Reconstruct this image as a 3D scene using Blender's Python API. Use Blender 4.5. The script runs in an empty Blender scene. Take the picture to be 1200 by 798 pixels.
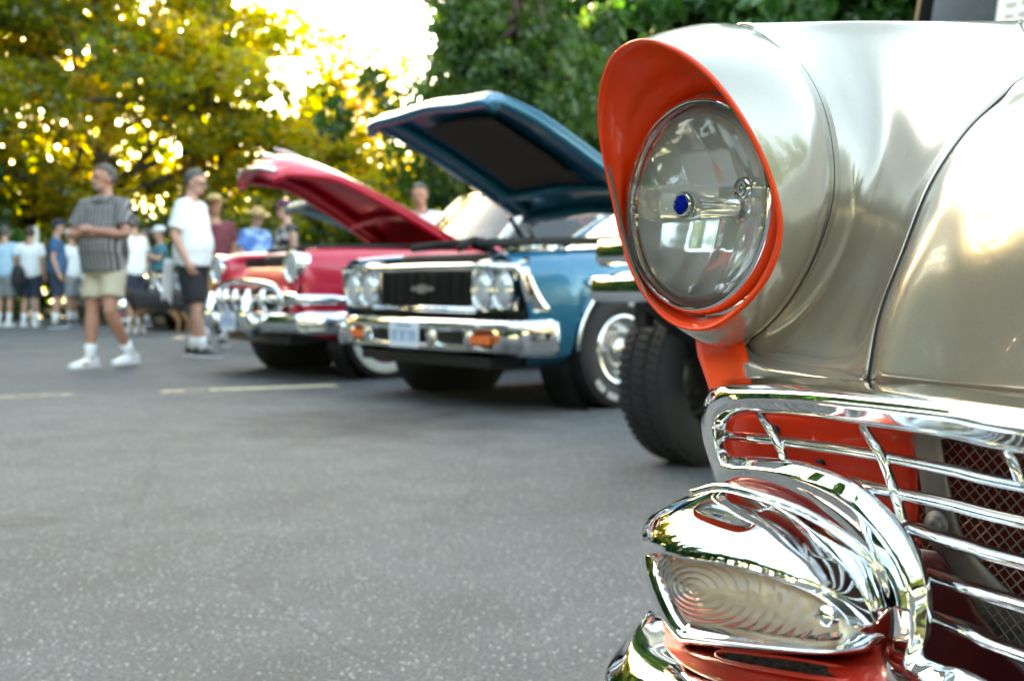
import bpy, bmesh, math, random
from mathutils import Vector, Matrix, Euler
from mathutils.bvhtree import BVHTree
random.seed(7)
SC = bpy.context.scene
COL = SC.collection
R = math.radians

# ---------------------------------------------------------------- camera
FPX, CAMH, HZ = 1300.0, 0.70, 337.0          # focal length in photo pixels, eye height, horizon row (photo is 1200 x 798)
cam_d = bpy.data.cameras.new('camera')
cam = bpy.data.objects.new('camera', cam_d)
COL.objects.link(cam)
cam.location = (0, 0, CAMH)
cam.rotation_euler = (R(90), 0, 0)
cam_d.sensor_width = 36
cam_d.lens = FPX / 1200 * 36
cam_d.shift_y = -(399 - HZ) / 1200
cam_d.clip_start = 0.05
cam_d.clip_end = 2000
cam_d.dof.use_dof = True
cam_d.dof.focus_distance = 0.80
cam_d.dof.aperture_fstop = 9.0
SC.camera = cam

# ---------------------------------------------------------------- world, sun, exposure
SUN_EL, SUN_AZ = 18.0, -31.0                 # the sun stands behind the trees, ahead and to the left
w = bpy.data.worlds.new('World')
SC.world = w
w.use_nodes = True
nt = w.node_tree
sky = nt.nodes.new('ShaderNodeTexSky')
sky.sky_type = 'NISHITA'
sky.sun_disc = False
sky.sun_elevation = R(SUN_EL)
sky.sun_rotation = R(SUN_AZ)
sky.air_density = 1.0
sky.dust_density = 1.4
sky.ozone_density = 0.5
bg = nt.nodes['Background']
nt.links.new(sky.outputs[0], bg.inputs[0])
bg.inputs[1].default_value = 0.15
sun_d = bpy.data.lights.new('sun', 'SUN')
sun_d.energy = 5.0
sun_d.angle = R(0.5)
sun_d.color = (1.0, 0.86, 0.66)
sun = bpy.data.objects.new('sun', sun_d)
COL.objects.link(sun)
sd = Vector((math.sin(R(SUN_AZ)) * math.cos(R(SUN_EL)), math.cos(R(SUN_AZ)) * math.cos(R(SUN_EL)), math.sin(R(SUN_EL))))
sun.rotation_euler = (-sd).to_track_quat('-Z', 'Y').to_euler()
vs = SC.view_settings
vs.view_transform = 'Standard'
vs.look = 'None'
vs.exposure = 3.7
vs.gamma = 1
vs.use_white_balance = True
vs.white_balance_temperature = 8800
vs.white_balance_tint = 3
vs.use_curve_mapping = False
SC.cycles.max_bounces = 10
SC.cycles.glossy_bounces = 6
SC.cycles.transparent_max_bounces = 12
SC.cycles.sample_clamp_indirect = 8
SC.cycles.use_denoising = True

# ---------------------------------------------------------------- materials
MATS = {}
def mat(name, col=(.5, .5, .5), rough=.5, metal=0., coat=0., coat_rough=.03, spec=.5, bump=0., bscale=200., vary=0., vscale=4., trans=0., emit=None):
    if name in MATS: return MATS[name]
    m = bpy.data.materials.new(name); m.use_nodes = True
    n = m.node_tree.nodes; L = m.node_tree.links
    p = n['Principled BSDF']
    p.inputs['Base Color'].default_value = (*col, 1)
    p.inputs['Roughness'].default_value = rough
    p.inputs['Metallic'].default_value = metal
    p.inputs['Coat Weight'].default_value = coat
    p.inputs['Coat Roughness'].default_value = coat_rough
    p.inputs['Specular IOR Level'].default_value = spec
    p.inputs['Transmission Weight'].default_value = trans
    tc = n.new('ShaderNodeTexCoord')
    if vary:
        t = n.new('ShaderNodeTexNoise'); t.inputs['Scale'].default_value = vscale; t.inputs['Detail'].default_value = 5
        L.new(tc.outputs['Object'], t.inputs['Vector'])
        mr = n.new('ShaderNodeMapRange'); mr.inputs[1].default_value = .3; mr.inputs[2].default_value = .7
        mr.inputs[3].default_value = 1 - vary; mr.inputs[4].default_value = 1 + vary
        L.new(t.outputs['Fac'], mr.inputs[0])
        hs = n.new('ShaderNodeHueSaturation'); hs.inputs['Color'].default_value = (*col, 1)
        L.new(mr.outputs[0], hs.inputs['Value']); L.new(hs.outputs[0], p.inputs['Base Color'])
    if bump:
        t = n.new('ShaderNodeTexNoise'); t.inputs['Scale'].default_value = bscale; t.inputs['Detail'].default_value = 3
        L.new(tc.outputs['Object'], t.inputs['Vector'])
        b = n.new('ShaderNodeBump'); b.inputs['Strength'].default_value = bump; b.inputs['Distance'].default_value = .01
        L.new(t.outputs['Fac'], b.inputs['Height']); L.new(b.outputs[0], p.inputs['Normal'])
    MATS[name] = m
    return m

def nodes_of(m): return m.node_tree.nodes, m.node_tree.links, m.node_tree.nodes['Principled BSDF']

def metallic_paint(name, col, flake=.5, rough=.3, coat=1., cr=.02):
    m = mat(name, col, rough, flake, coat, cr)
    n, L, p = nodes_of(m)
    tc = n.new('ShaderNodeTexCoord')
    v = n.new('ShaderNodeTexVoronoi'); v.inputs['Scale'].default_value = 1800
    L.new(tc.outputs['Object'], v.inputs['Vector'])
    mr = n.new('ShaderNodeMapRange'); mr.inputs[3].default_value = .92; mr.inputs[4].default_value = 1.08
    L.new(v.outputs['Color'], mr.inputs[0])
    hs = n.new('ShaderNodeHueSaturation'); hs.inputs['Color'].default_value = (*col, 1)
    L.new(mr.outputs[0], hs.inputs['Value']); L.new(hs.outputs[0], p.inputs['Base Color'])
    # faint dust haze on the clear coat
    t = n.new('ShaderNodeTexNoise'); t.inputs['Scale'].default_value = 9; t.inputs['Detail'].default_value = 6
    L.new(tc.outputs['Object'], t.inputs['Vector'])
    m2 = n.new('ShaderNodeMapRange'); m2.inputs[1].default_value = .35; m2.inputs[2].default_value = .75
    m2.inputs[3].default_value = cr; m2.inputs[4].default_value = cr + .05
    L.new(t.outputs['Fac'], m2.inputs[0]); L.new(m2.outputs[0], p.inputs['Coat Roughness'])
    return m

def thin_glass(name, tint=(1, 1, 1), refl=1.0, rough=0.0):
    m = bpy.data.materials.new(name); m.use_nodes = True
    n = m.node_tree.nodes; L = m.node_tree.links
    n.remove(n['Principled BSDF'])
    tr = n.new('ShaderNodeBsdfTransparent'); tr.inputs[0].default_value = (*tint, 1)
    gl = n.new('ShaderNodeBsdfGlossy'); gl.inputs['Roughness'].default_value = rough
    fr = n.new('ShaderNodeFresnel'); fr.inputs[0].default_value = 1.5
    mu = n.new('ShaderNodeMath'); mu.operation = 'MULTIPLY'; mu.inputs[1].default_value = refl
    mx = n.new('ShaderNodeMixShader')
    L.new(fr.outputs[0], mu.inputs[0]); L.new(mu.outputs[0], mx.inputs[0])
    L.new(tr.outputs[0], mx.inputs[1]); L.new(gl.outputs[0], mx.inputs[2])
    L.new(mx.outputs[0], n['Material Output'].inputs[0])
    return m

CHROME = mat('chrome', (.86, .87, .88), .035, 1.)
n_, L_, p_ = nodes_of(CHROME)
tc_ = n_.new('ShaderNodeTexCoord'); t_ = n_.new('ShaderNodeTexNoise'); t_.inputs['Scale'].default_value = 14; t_.inputs['Detail'].default_value = 7
L_.new(tc_.outputs['Object'], t_.inputs['Vector'])
r_ = n_.new('ShaderNodeMapRange'); r_.inputs[1].default_value = .4; r_.inputs[2].default_value = .8; r_.inputs[3].default_value = .02; r_.inputs[4].default_value = .1
L_.new(t_.outputs['Fac'], r_.inputs[0]); L_.new(r_.outputs[0], p_.inputs['Roughness'])
RUBBER = mat('rubber', (.018, .018, .019), .75, bump=.15, bscale=60, vary=.3, vscale=6)
BLACK = mat('black_paint', (.012, .012, .013), .45)
DARKMETAL = mat('dark_metal', (.03, .03, .032), .55, .3, vary=.4, vscale=12)
STEEL = mat('steel', (.45, .45, .46), .4, .8, vary=.25, vscale=10)
WHITEWALL = mat('whitewall_rubber', (.72, .72, .69), .6, vary=.06)
ORANGE = mat('orange_paint', (.95, .055, .005), .42, 0, .35, .06, spec=.3, bump=.02, bscale=30)
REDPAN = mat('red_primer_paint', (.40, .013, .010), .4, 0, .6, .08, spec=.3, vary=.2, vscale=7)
CLEAR = thin_glass('clear_glass', (.93, .95, .94))
TINTED = thin_glass('tinted_glass', (.35, .42, .42), 1.3)
WHITE = mat('white_paint', (.78, .78, .76), .4, coat=.5)

# ---------------------------------------------------------------- mesh helpers
def lerp(a, b, t): return a + (b - a) * t
def cr1(p, t):
    """Catmull-Rom through a list of Vectors, t in 0..len-1"""
    n = len(p); i = min(int(t), n - 2); f = t - i
    a, b = p[i], p[i + 1]
    z = p[i - 1] if i > 0 else a * 2 - b
    c = p[i + 2] if i + 2 < n else b * 2 - a
    return (b * 2 - b * 2 + (a * 2 + (b - z) * f + (z * 2 - a * 5 + b * 4 - c) * f * f + (a * 3 - z - b * 3 + c) * f * f * f)) * .5
def spline(p, k):
    p = [Vector(q) for q in p]; n = len(p) - 1
    return [cr1(p, n * i / (n * k)) for i in range(n * k + 1)]
def spline_closed(p, m):
    p = [Vector(q) for q in p]; n = len(p); e = p[-2:] + p + p[:3]
    # uniform parameter, resampled to m points
    return [cr1(e, 2 + n * i / m) for i in range(m)]
def dense(rows, ku, kv):
    """bicubic refinement of a grid of control points"""
    a = [spline(r, kv) for r in rows]
    cols = [spline([r[j] for r in a], ku) for j in range(len(a[0]))]
    return [[cols[j][i] for j in range(len(cols))] for i in range(len(cols[0]))]

class MB:
    def __init__(s): s.b = bmesh.new(); s.mi = 0
    def v(s, p): return s.b.verts.new(p)
    def face(s, vs):
        try:
            f = s.b.faces.new(vs); f.smooth = True; f.material_index = s.mi; return f
        except ValueError: return None
    def grid(s, rows, closed_u=False, closed_v=False):
        V = [[s.v(p) for p in r] for r in rows]
        nu, nv = len(V), len(V[0])
        for i in range(nu if closed_u else nu - 1):
            for j in range(nv if closed_v else nv - 1):
                a, b, c, d = V[i][j], V[(i + 1) % nu][j], V[(i + 1) % nu][(j + 1) % nv], V[i][(j + 1) % nv]
                s.face([a, b, c, d])
        return V
    def loft(s, loops, cap=True):
        V = s.grid(loops, closed_v=True)
        if cap:
            s.face(list(reversed(V[0]))); s.face(V[-1])
        return V
    def tube(s, path, r, n=10, cap=True, flat=1.0, up=None):
        path = [Vector(p) for p in path]; m = len(path)
        rr = r if isinstance(r, (list, tuple)) else [r] * m
        loops = []; side = None
        for i, p in enumerate(path):
            t = (path[min(i + 1, m - 1)] - path[max(i - 1, 0)]).normalized()
            if side is None:
                u = Vector(up) if up else (Vector((0, 0, 1)) if abs(t.z) < .9 else Vector((1, 0, 0)))
                side = t.cross(u).normalized()
            side = (side - t * side.dot(t)).normalized(); u = side.cross(t)
            loops.append([p + (side * math.cos(2 * math.pi * k / n) * flat + u * math.sin(2 * math.pi * k / n)) * rr[i] for k in range(n)])
        s.loft(loops, cap)
    def box(s, c, size, rot=None, taper=1.0):
        c = Vector(c); hx, hy, hz = [q / 2 for q in size]
        pts = []
        for z in (-1, 1):
            k = taper if z > 0 else 1
            for x, y in ((-1, -1), (1, -1), (1, 1), (-1, 1)):
                p = Vector((x * hx * k, y * hy * k, z * hz))
                if rot: p = rot @ p
                pts.append(s.v(c + p))
        for f in ((3, 2, 1, 0), (4, 5, 6, 7), (0, 1, 5, 4), (1, 2, 6, 5), (2, 3, 7, 6), (3, 0, 4, 7)):
            q = s.face([pts[i] for i in f])
            if q: q.smooth = False
    def lathe(s, prof, c=(0, 0, 0), axis=(1, 0, 0), n=32, a0=0, a1=None):
        """prof: list of (offset along axis, radius)"""
        c = Vector(c); ax = Vector(axis).normalized()
        u = ax.orthogonal().normalized() if abs(ax.z) > .9 else ax.cross(Vector((0, 0, 1))).normalized()
        w_ = ax.cross(u)
        full = a1 is None
        A = 2 * math.pi if full else a1 - a0
        k = n if full else n + 1
        rows = [[c + ax * o + (u * math.cos(a0 + A * i / n) + w_ * math.sin(a0 + A * i / n)) * r for i in range(k)] for o, r in prof]
        s.grid(rows, closed_v=full)
    def ball(s, c, r, rot=None, nu=16, nv=10):
        c = Vector(c); r = Vector((r, r, r)) if not hasattr(r, '__len__') else Vector(r)
        rows = []
        for i in range(1, nv):
            th = math.pi * i / nv
            row = []
            for j in range(nu):
                ph = 2 * math.pi * j / nu
                p = Vector((r.x * math.sin(th) * math.cos(ph), r.y * math.sin(th) * math.sin(ph), r.z * math.cos(th)))
                if rot: p = rot @ p
                row.append(c + p)
            rows.append(row)
        V = s.grid(rows, closed_v=True)
        s.face(V[0]); s.face(list(reversed(V[-1])))
    def prism(s, pts, axis_vec):
        a = [Vector(p) for p in pts]; d = Vector(axis_vec)
        A = [s.v(p) for p in a]; B = [s.v(p + d) for p in a]; n = len(a)
        for f in (s.face(list(reversed(A))), s.face(B)):
            if f: f.smooth = False
        for i in range(n):
            f = s.face([A[i], A[(i + 1) % n], B[(i + 1) % n], B[i]])
            if f: f.smooth = False
    def mirror_y(s, y0=0.):
        geo = bmesh.ops.duplicate(s.b, geom=s.b.verts[:] + s.b.edges[:] + s.b.faces[:])
        for e in geo['geom']:
            if isinstance(e, bmesh.types.BMVert): e.co.y = 2 * y0 - e.co.y
        bmesh.ops.reverse_faces(s.b, faces=[e for e in geo['geom'] if isinstance(e, bmesh.types.BMFace)])
    def build(s, name, m, parent=None, solid=0., bevel=0., sub=0, fix=True, off=-1.):
        if fix: bmesh.ops.recalc_face_normals(s.b, faces=s.b.faces[:])
        me = bpy.data.meshes.new(name); s.b.to_mesh(me); s.b.free()
        for q in (m if isinstance(m, (list, tuple)) else [m]): me.materials.append(q)
        o = bpy.data.objects.new(name, me); COL.objects.link(o)
        if parent: o.parent = parent
        if solid:
            d = o.modifiers.new('solidify', 'SOLIDIFY'); d.thickness = solid; d.offset = off
        if bevel:
            d = o.modifiers.new('bevel', 'BEVEL'); d.width = bevel; d.segments = 2; d.limit_method = 'ANGLE'; d.angle_limit = R(40)
        if sub:
            d = o.modifiers.new('subdivision', 'SUBSURF'); d.levels = sub; d.render_levels = sub
        return o

def tag(o, label=None, cat=None, group=None, kind=None):
    if label: o['label'] = label
    if cat: o['category'] = cat
    if group: o['group'] = group
    if kind: o['kind'] = kind
    return o
def empty(name, loc, rz=0., label=None, cat=None, group=None):
    o = bpy.data.objects.new(name, None); COL.objects.link(o)
    o.location = loc; o.rotation_euler = (0, 0, rz); o.empty_display_size = .1
    return tag(o, label, cat, group)
def kids(o): return [c for c in bpy.data.objects if c.parent == o]
def copy_tree(o, parent=None):
    c = o.copy(); COL.objects.link(c)
    if parent: c.parent = parent
    for ch in kids(o): copy_tree(ch, c)
    return c
def head(deg):
    """z rotation that turns local +x to a car heading, deg measured from straight at the camera towards image left"""
    return math.atan2(-math.cos(R(deg)), -math.sin(R(deg)))
# ================================================================ ground
m = mat('asphalt', (.075, .077, .076), .85)
n, L, p = nodes_of(m)
tc = n.new('ShaderNodeTexCoord')
def noise(sc, det=4, rough=.6):
    t = n.new('ShaderNodeTexNoise'); t.inputs['Scale'].default_value = sc; t.inputs['Detail'].default_value = det; t.inputs['Roughness'].default_value = rough
    L.new(tc.outputs['Object'], t.inputs['Vector']); return t
a = noise(.6, 6); b_ = noise(3.5, 6); v = n.new('ShaderNodeTexVoronoi'); v.inputs['Scale'].default_value = 120
L.new(tc.outputs['Object'], v.inputs['Vector'])
g = noise(110, 5, .75)
cr = n.new('ShaderNodeValToRGB'); e = cr.color_ramp.elements
e[0].position = .33; e[0].color = (.062, .064, .064, 1); e[1].position = .68; e[1].color = (.112, .115, .115, 1)
mx = n.new('ShaderNodeMix'); mx.data_type = 'FLOAT'; mx.inputs[0].default_value = .5
L.new(a.outputs['Fac'], mx.inputs[2]); L.new(b_.outputs['Fac'], mx.inputs[3]); L.new(mx.outputs[0], cr.inputs[0])
# pale aggregate stones scattered in the binder
sp = n.new('ShaderNodeValToRGB'); e = sp.color_ramp.elements
e[0].position = .70; e[0].color = (0, 0, 0, 1); e[1].position = .92; e[1].color = (1, 1, 1, 1)
L.new(v.outputs['Color'], sp.inputs[0])
dd = n.new('ShaderNodeValToRGB'); e = dd.color_ramp.elements
e[0].position = .30; e[0].color = (1, 1, 1, 1); e[1].position = .5; e[1].color = (0, 0, 0, 1)
L.new(v.outputs['Distance'], dd.inputs[0])
mu = n.new('ShaderNodeMath'); mu.operation = 'MULTIPLY'
L.new(sp.outputs[0], mu.inputs[0]); L.new(dd.outputs[0], mu.inputs[1])
m2 = n.new('ShaderNodeMix'); m2.data_type = 'RGBA'
L.new(mu.outputs[0], m2.inputs[0]); L.new(cr.outputs[0], m2.inputs[6]); m2.inputs[7].default_value = (.42, .41, .39, 1)
gm = n.new('ShaderNodeMapRange'); gm.inputs[1].default_value = .3; gm.inputs[2].default_value = .7; gm.inputs[3].default_value = .2; gm.inputs[4].default_value = 1.8
L.new(g.outputs['Fac'], gm.inputs[0])
hs = n.new('ShaderNodeHueSaturation'); L.new(m2.outputs[2], hs.inputs['Color']); L.new(gm.outputs[0], hs.inputs['Value'])
# oil stains with their own outline
o1 = noise(1.1, 5, .55); orp = n.new('ShaderNodeValToRGB'); e = orp.color_ramp.elements
e[0].position = .62; e[0].color = (1, 1, 1, 1); e[1].position = .72; e[1].color = (.55, .53, .5, 1)
L.new(o1.outputs['Fac'], orp.inputs[0])
m3 = n.new('ShaderNodeMix'); m3.data_type = 'RGBA'; m3.blend_type = 'MULTIPLY'; m3.inputs[0].default_value = 1
L.new(hs.outputs[0], m3.inputs[6]); L.new(orp.outputs[0], m3.inputs[7]); # one large drip stain in front of the teal car, and hairline cracks
vd = n.new('ShaderNodeVectorMath'); vd.operation = 'DISTANCE'; vd.inputs[1].default_value = (-.62, 5.75, 0); L.new(tc.outputs['Object'], vd.inputs[0])
sm = n.new('ShaderNodeMath'); sm.operation = 'MULTIPLY_ADD'; sm.inputs[1].default_value = 1.1; L.new(b_.outputs['Fac'], sm.inputs[0]); L.new(vd.outputs['Value'], sm.inputs[2])
sr = n.new('ShaderNodeMapRange'); sr.inputs[1].default_value = .75; sr.inputs[2].default_value = 1.5; sr.inputs[3].default_value = .42; sr.inputs[4].default_value = 1; L.new(sm.outputs[0], sr.inputs[0])
ck = n.new('ShaderNodeTexVoronoi'); ck.feature = 'DISTANCE_TO_EDGE'; ck.inputs['Scale'].default_value = .55
wp_ = n.new('ShaderNodeMix'); wp_.data_type = 'VECTOR'; wp_.inputs[0].default_value = .10; L.new(tc.outputs['Object'], wp_.inputs[4]); L.new(b_.outputs['Color'], wp_.inputs[5]); L.new(wp_.outputs[1], ck.inputs['Vector'])
ckr = n.new('ShaderNodeMapRange'); ckr.inputs[1].default_value = .001; ckr.inputs[2].default_value = .004; ckr.inputs[3].default_value = .8; ckr.inputs[4].default_value = 1; L.new(ck.outputs['Distance'], ckr.inputs[0])
mm = n.new('ShaderNodeMath'); mm.operation = 'MULTIPLY'; L.new(sr.outputs[0], mm.inputs[0]); L.new(ckr.outputs[0], mm.inputs[1])
h2 = n.new('ShaderNodeHueSaturation'); L.new(m3.outputs[2], h2.inputs['Color']); L.new(mm.outputs[0], h2.inputs['Value']); L.new(h2.outputs[0], p.inputs['Base Color'])
bp = n.new('ShaderNodeBump'); bp.inputs['Strength'].default_value = .8; bp.inputs['Distance'].default_value = .004
ad = n.new('ShaderNodeMath'); ad.operation = 'SUBTRACT'; L.new(g.outputs['Fac'], ad.inputs[0]); L.new(v.outputs['Distance'], ad.inputs[1])
L.new(ad.outputs[0], bp.inputs['Height']); L.new(bp.outputs[0], p.inputs['Normal'])
q = MB(); q.grid([[Vector((x, y, 0)) for y in (-400, -40, 0, 20, 60, 900)] for x in (-700, -60, 0, 60, 700)])
tag(q.build('ground', m), kind='structure')
# two streaks of sunlight painted as pale patchy strips on the asphalt
SUNSTREAK = mat('sun_streak_paint', (.80, .68, .40), .8)
n, L, p = nodes_of(SUNSTREAK); tc = n.new('ShaderNodeTexCoord')
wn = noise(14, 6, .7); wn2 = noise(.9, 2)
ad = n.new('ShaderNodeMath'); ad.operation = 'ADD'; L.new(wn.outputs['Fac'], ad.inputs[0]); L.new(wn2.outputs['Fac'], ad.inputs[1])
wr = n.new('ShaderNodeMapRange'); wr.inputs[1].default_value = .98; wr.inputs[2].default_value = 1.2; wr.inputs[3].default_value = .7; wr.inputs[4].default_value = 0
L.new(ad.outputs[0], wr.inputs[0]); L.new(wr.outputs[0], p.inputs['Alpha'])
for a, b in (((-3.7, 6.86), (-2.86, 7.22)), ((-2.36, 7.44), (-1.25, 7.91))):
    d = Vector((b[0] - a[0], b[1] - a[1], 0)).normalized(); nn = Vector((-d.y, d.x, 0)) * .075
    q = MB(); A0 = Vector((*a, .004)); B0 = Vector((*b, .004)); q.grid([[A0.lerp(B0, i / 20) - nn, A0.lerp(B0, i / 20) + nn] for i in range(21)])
    tag(q.build('sun_streak', SUNSTREAK), kind='structure')
# strip of rough grass under the trees beyond the lot
GR = mat('grass_ground', (.05, .075, .02), .95, vary=.5, vscale=3, bump=.8, bscale=30)
q = MB(); q.grid([[Vector((x, y, .03 + .12 * math.sin(x * .7 + y) + max(0, (y - 26)) * .06)) for y in (23.2, 25, 28, 32, 40, 60, 120)] for x in [i * 3 - 70 for i in range(50)]])
tag(q.build('grass_verge', GR), kind='structure')

# ================================================================ trees
def leaf_mat(name, ramp, trans, tcol_gain):
    m = bpy.data.materials.new(name); m.use_nodes = True
    n = m.node_tree.nodes; L = m.node_tree.links
    n.remove(n['Principled BSDF'])
    at = n.new('ShaderNodeAttribute'); at.attribute_name = 'tint'
    cr = n.new('ShaderNodeValToRGB')
    els = cr.color_ramp.elements
    els[0].position, els[0].color = ramp[0][0], (*ramp[0][1], 1)
    els[1].position, els[1].color = ramp[-1][0], (*ramp[-1][1], 1)
    for po, c in ramp[1:-1]:
        e = els.new(po); e.color = (*c, 1)
    L.new(at.outputs['Fac'], cr.inputs[0])
    d = n.new('ShaderNodeBsdfDiffuse'); t = n.new('ShaderNodeBsdfTranslucent'); gl = n.new('ShaderNodeBsdfGlossy'); gl.inputs['Roughness'].default_value = .4
    L.new(cr.outputs[0], d.inputs[0])
    g = n.new('ShaderNodeMix'); g.data_type = 'RGBA'; g.blend_type = 'MULTIPLY'; g.inputs[0].default_value = 1; g.inputs[7].default_value = (*tcol_gain, 1)
    L.new(cr.outputs[0], g.inputs[6]); L.new(g.outputs[2], t.inputs[0])
    a = n.new('ShaderNodeMixShader'); a.inputs[0].default_value = trans
    L.new(d.outputs[0], a.inputs[1]); L.new(t.outputs[0], a.inputs[2])
    b = n.new('ShaderNodeMixShader'); b.inputs[0].default_value = .04
    L.new(a.outputs[0], b.inputs[1]); L.new(gl.outputs[0], b.inputs[2])
    L.new(b.outputs[0], n['Material Output'].inputs[0])
    return m
LEAF_GOLD = leaf_mat('maple_leaf', [(0, (.03, .06, .010)), (.4, (.085, .115, .012)), (.68, (.25, .25, .016)), (1, (.38, .25, .02))], .64, (2.4, 2.35, .85))
LEAF_GREEN = leaf_mat('green_leaf', [(0, (.025, .06, .014)), (.6, (.05, .11, .02)), (1, (.12, .15, .025))], .45, (1.5, 1.6, .7))
LEAF_DARK = leaf_mat('conifer_needle', [(0, (.014, .05, .010)), (.6, (.03, .10, .018)), (1, (.075, .17, .03))], .35, (1.2, 1.5, .6))
BARK = mat('bark', (.09, .065, .045), .9, bump=.8, bscale=18, vary=.4, vscale=5)

def leaf_mesh(name, clumps, per, size, material, seed, droop=0., flat=.75):
    """many small leaf faces gathered in clumps through the crown"""
    rng = random.Random(seed)
    vs_, fs, tint = [], [], []
    for (c, r, base) in clumps:
        k = int(per * (r.x * r.y * r.z) ** .5 * rng.uniform(.7, 1.3) + 8)
        for _ in range(k):
            while True:
                d = Vector((rng.uniform(-1, 1), rng.uniform(-1, 1), rng.uniform(-1, 1)))
                if d.length <= 1: break
            d = d * (d.length ** -.35 if d.length > .05 else 1)
            pos = c + Vector((d.x * r.x, d.y * r.y, d.z * r.z))
            nrm = Vector((rng.gauss(0, 1), rng.gauss(0, 1), rng.gauss(0, 1) + flat)).normalized()
            u = nrm.orthogonal().normalized(); u.rotate(Matrix.Rotation(rng.uniform(0, 6.28), 3, nrm)); w_ = nrm.cross(u)
            s_ = size * rng.uniform(.6, 1.35)
            i = len(vs_)
            u = u - Vector((0, 0, droop)) ; 
            vs_ += [pos - u * s_, pos - u * s_ * .1 + w_ * s_ * .62 + nrm * s_ * .15, pos + u * s_, pos - u * s_ * .1 - w_ * s_ * .62 + nrm * s_ * .15]
            fs.append((i, i + 1, i + 2, i + 3))
            tint.append(min(1, max(0, base + rng.gauss(0, .16))))
    me = bpy.data.meshes.new(name)
    me.from_pydata(vs_, [], fs)
    me.materials.append(material)
    at = me.attributes.new('tint', 'FLOAT', 'FACE')
    at.data.foreach_set('value', tint)
    return me
def branch(q, a, b, r0, r1, rng, wob=.12, n=6):
    pts = []; L_ = (b - a).length
    for i in range(n + 1):
        t = i / n
        pts.append(a.lerp(b, t) + Vector((rng.gauss(0, 1), rng.gauss(0, 1), rng.gauss(0, .4))) * wob * L_ * .25 * math.sin(math.pi * t))
    q.tube(pts, [lerp(r0, r1, i / n) for i in range(n + 1)], 7)
def broadleaf(name, H, Rw, seed, material, per=300, size=.14, nl=16, clump=1.0, bias=0., low=.1):
    """trunk, limbs and a crown of leaf clumps; returns (root mesh data pair)"""
    rng = random.Random(seed)
    q = MB(); top = Vector((rng.gauss(0, .3), rng.gauss(0, .3), H * .8))
    branch(q, Vector((0, 0, -.1)), top, H * .022 + .06, .04, rng, .1, 9)
    clumps = []
    for i in range(nl):
        t = rng.uniform(low + .08, .75); a = top * t; az = rng.uniform(0, 6.28)
        z1 = H * rng.uniform(low, 1)
        k = math.sin(math.pi * min(1, max(.12, z1 / H)) ** .8) ** .6
        rad = Rw * k * rng.uniform(.55, 1.05)
        e = Vector((math.cos(az) * rad, math.sin(az) * rad, max(z1, a.z + .2 * rad - H * .12)))
        branch(q, a, e, H * .008 + .02, .012, rng, .2)
        for j in range(4):
            f = rng.uniform(.45, 1.05); c = a.lerp(e, f) + Vector((rng.gauss(0, .4), rng.gauss(0, .4), rng.gauss(0, .35))) * clump
            rr = clump * rng.uniform(.45, .95)
            clumps.append((c, Vector((rr, rr, rr * rng.uniform(.45, .8))), min(.95, max(.05, rng.gauss(.5 + bias, .22)))))
    return q, leaf_mesh(name, clumps, per, size, material, seed)
def conifer(name, H, Rw, seed, per=200, size=.13):
    rng = random.Random(seed); q = MB()
    branch(q, Vector((0, 0, -.1)), Vector((0, 0, H)), H * .02 + .05, .02, rng, .02, 8)
    clumps = []
    nw = int(H / .55)
    for i in range(nw):
        z = .25 + (H - .4) * i / nw; rad = Rw * (1 - z / H) ** .75 * rng.uniform(.8, 1.1)
        for j in range(7):
            az = rng.uniform(0, 6.28); l = rad * rng.uniform(.65, 1.1)
            e = Vector((math.cos(az) * l, math.sin(az) * l, z - .22 * l))
            if j < 3: branch(q, Vector((0, 0, z)), e, .04, .01, rng, .05, 4)
            for f in (.35, .65, .95):
                c = Vector((0, 0, z)).lerp(e, f) - Vector((0, 0, .12))
                clumps.append((c, Vector((.42, .42, .30)) * rng.uniform(.7, 1.3), min(.95, max(0, rng.gauss(.42, .25)))))
    return q, leaf_mesh(name, clumps, per, size, LEAF_DARK, seed, droop=.5, flat=0)
PROTO = {}
def tree(kind, name, loc, sc, rz, label, group, cat='tree'):
    r = empty(name, loc, rz, label, cat, group)
    r.scale = (sc, sc, sc) if not hasattr(sc, '__len__') else sc
    tm, lm = PROTO[kind]
    for nm, me in (('trunk', tm), ('crown', lm)):
        o = bpy.data.objects.new(nm, me); COL.objects.link(o); o.parent = r
    return r
def proto(kind, q, lm):
    o = q.build('trunk', BARK); tm = o.data; bpy.data.objects.remove(o); PROTO[kind] = (tm, lm)
proto('maple_a', *broadleaf('maple_crown', 11, 4.6, 11, LEAF_GOLD, 330, .10, 32, 1.0, .1))
proto('maple_b', *broadleaf('maple_crown', 10, 4.2, 23, LEAF_GOLD, 300, .10, 28, 1.0, .14))
proto('maple_c', *broadleaf('maple_crown', 8, 3.6, 31, LEAF_GOLD, 320, .095, 24, .9, .1))
proto('green_a', *broadleaf('leafy_crown', 9, 3.8, 41, LEAF_GREEN, 330, .12, 30, .95, 0))
proto('shrub', *broadleaf('shrub_crown', 3.2, 2.0, 53, LEAF_GOLD, 300, .085, 18, .6, -.05, 0.02))
proto('shrub_green', *broadleaf('shrub_crown', 3.2, 2.0, 59, LEAF_GREEN, 300, .085, 18, .6, .1, 0.02))
proto('fir_a', *conifer('fir_crown', 13, 3.4, 61))
proto('fir_b', *conifer('fir_crown', 11, 3.0, 67))
GT = 'golden maples behind the parking lot'
GF = 'dark firs behind the cars'
GH = 'shrubs under the trees'
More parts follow.
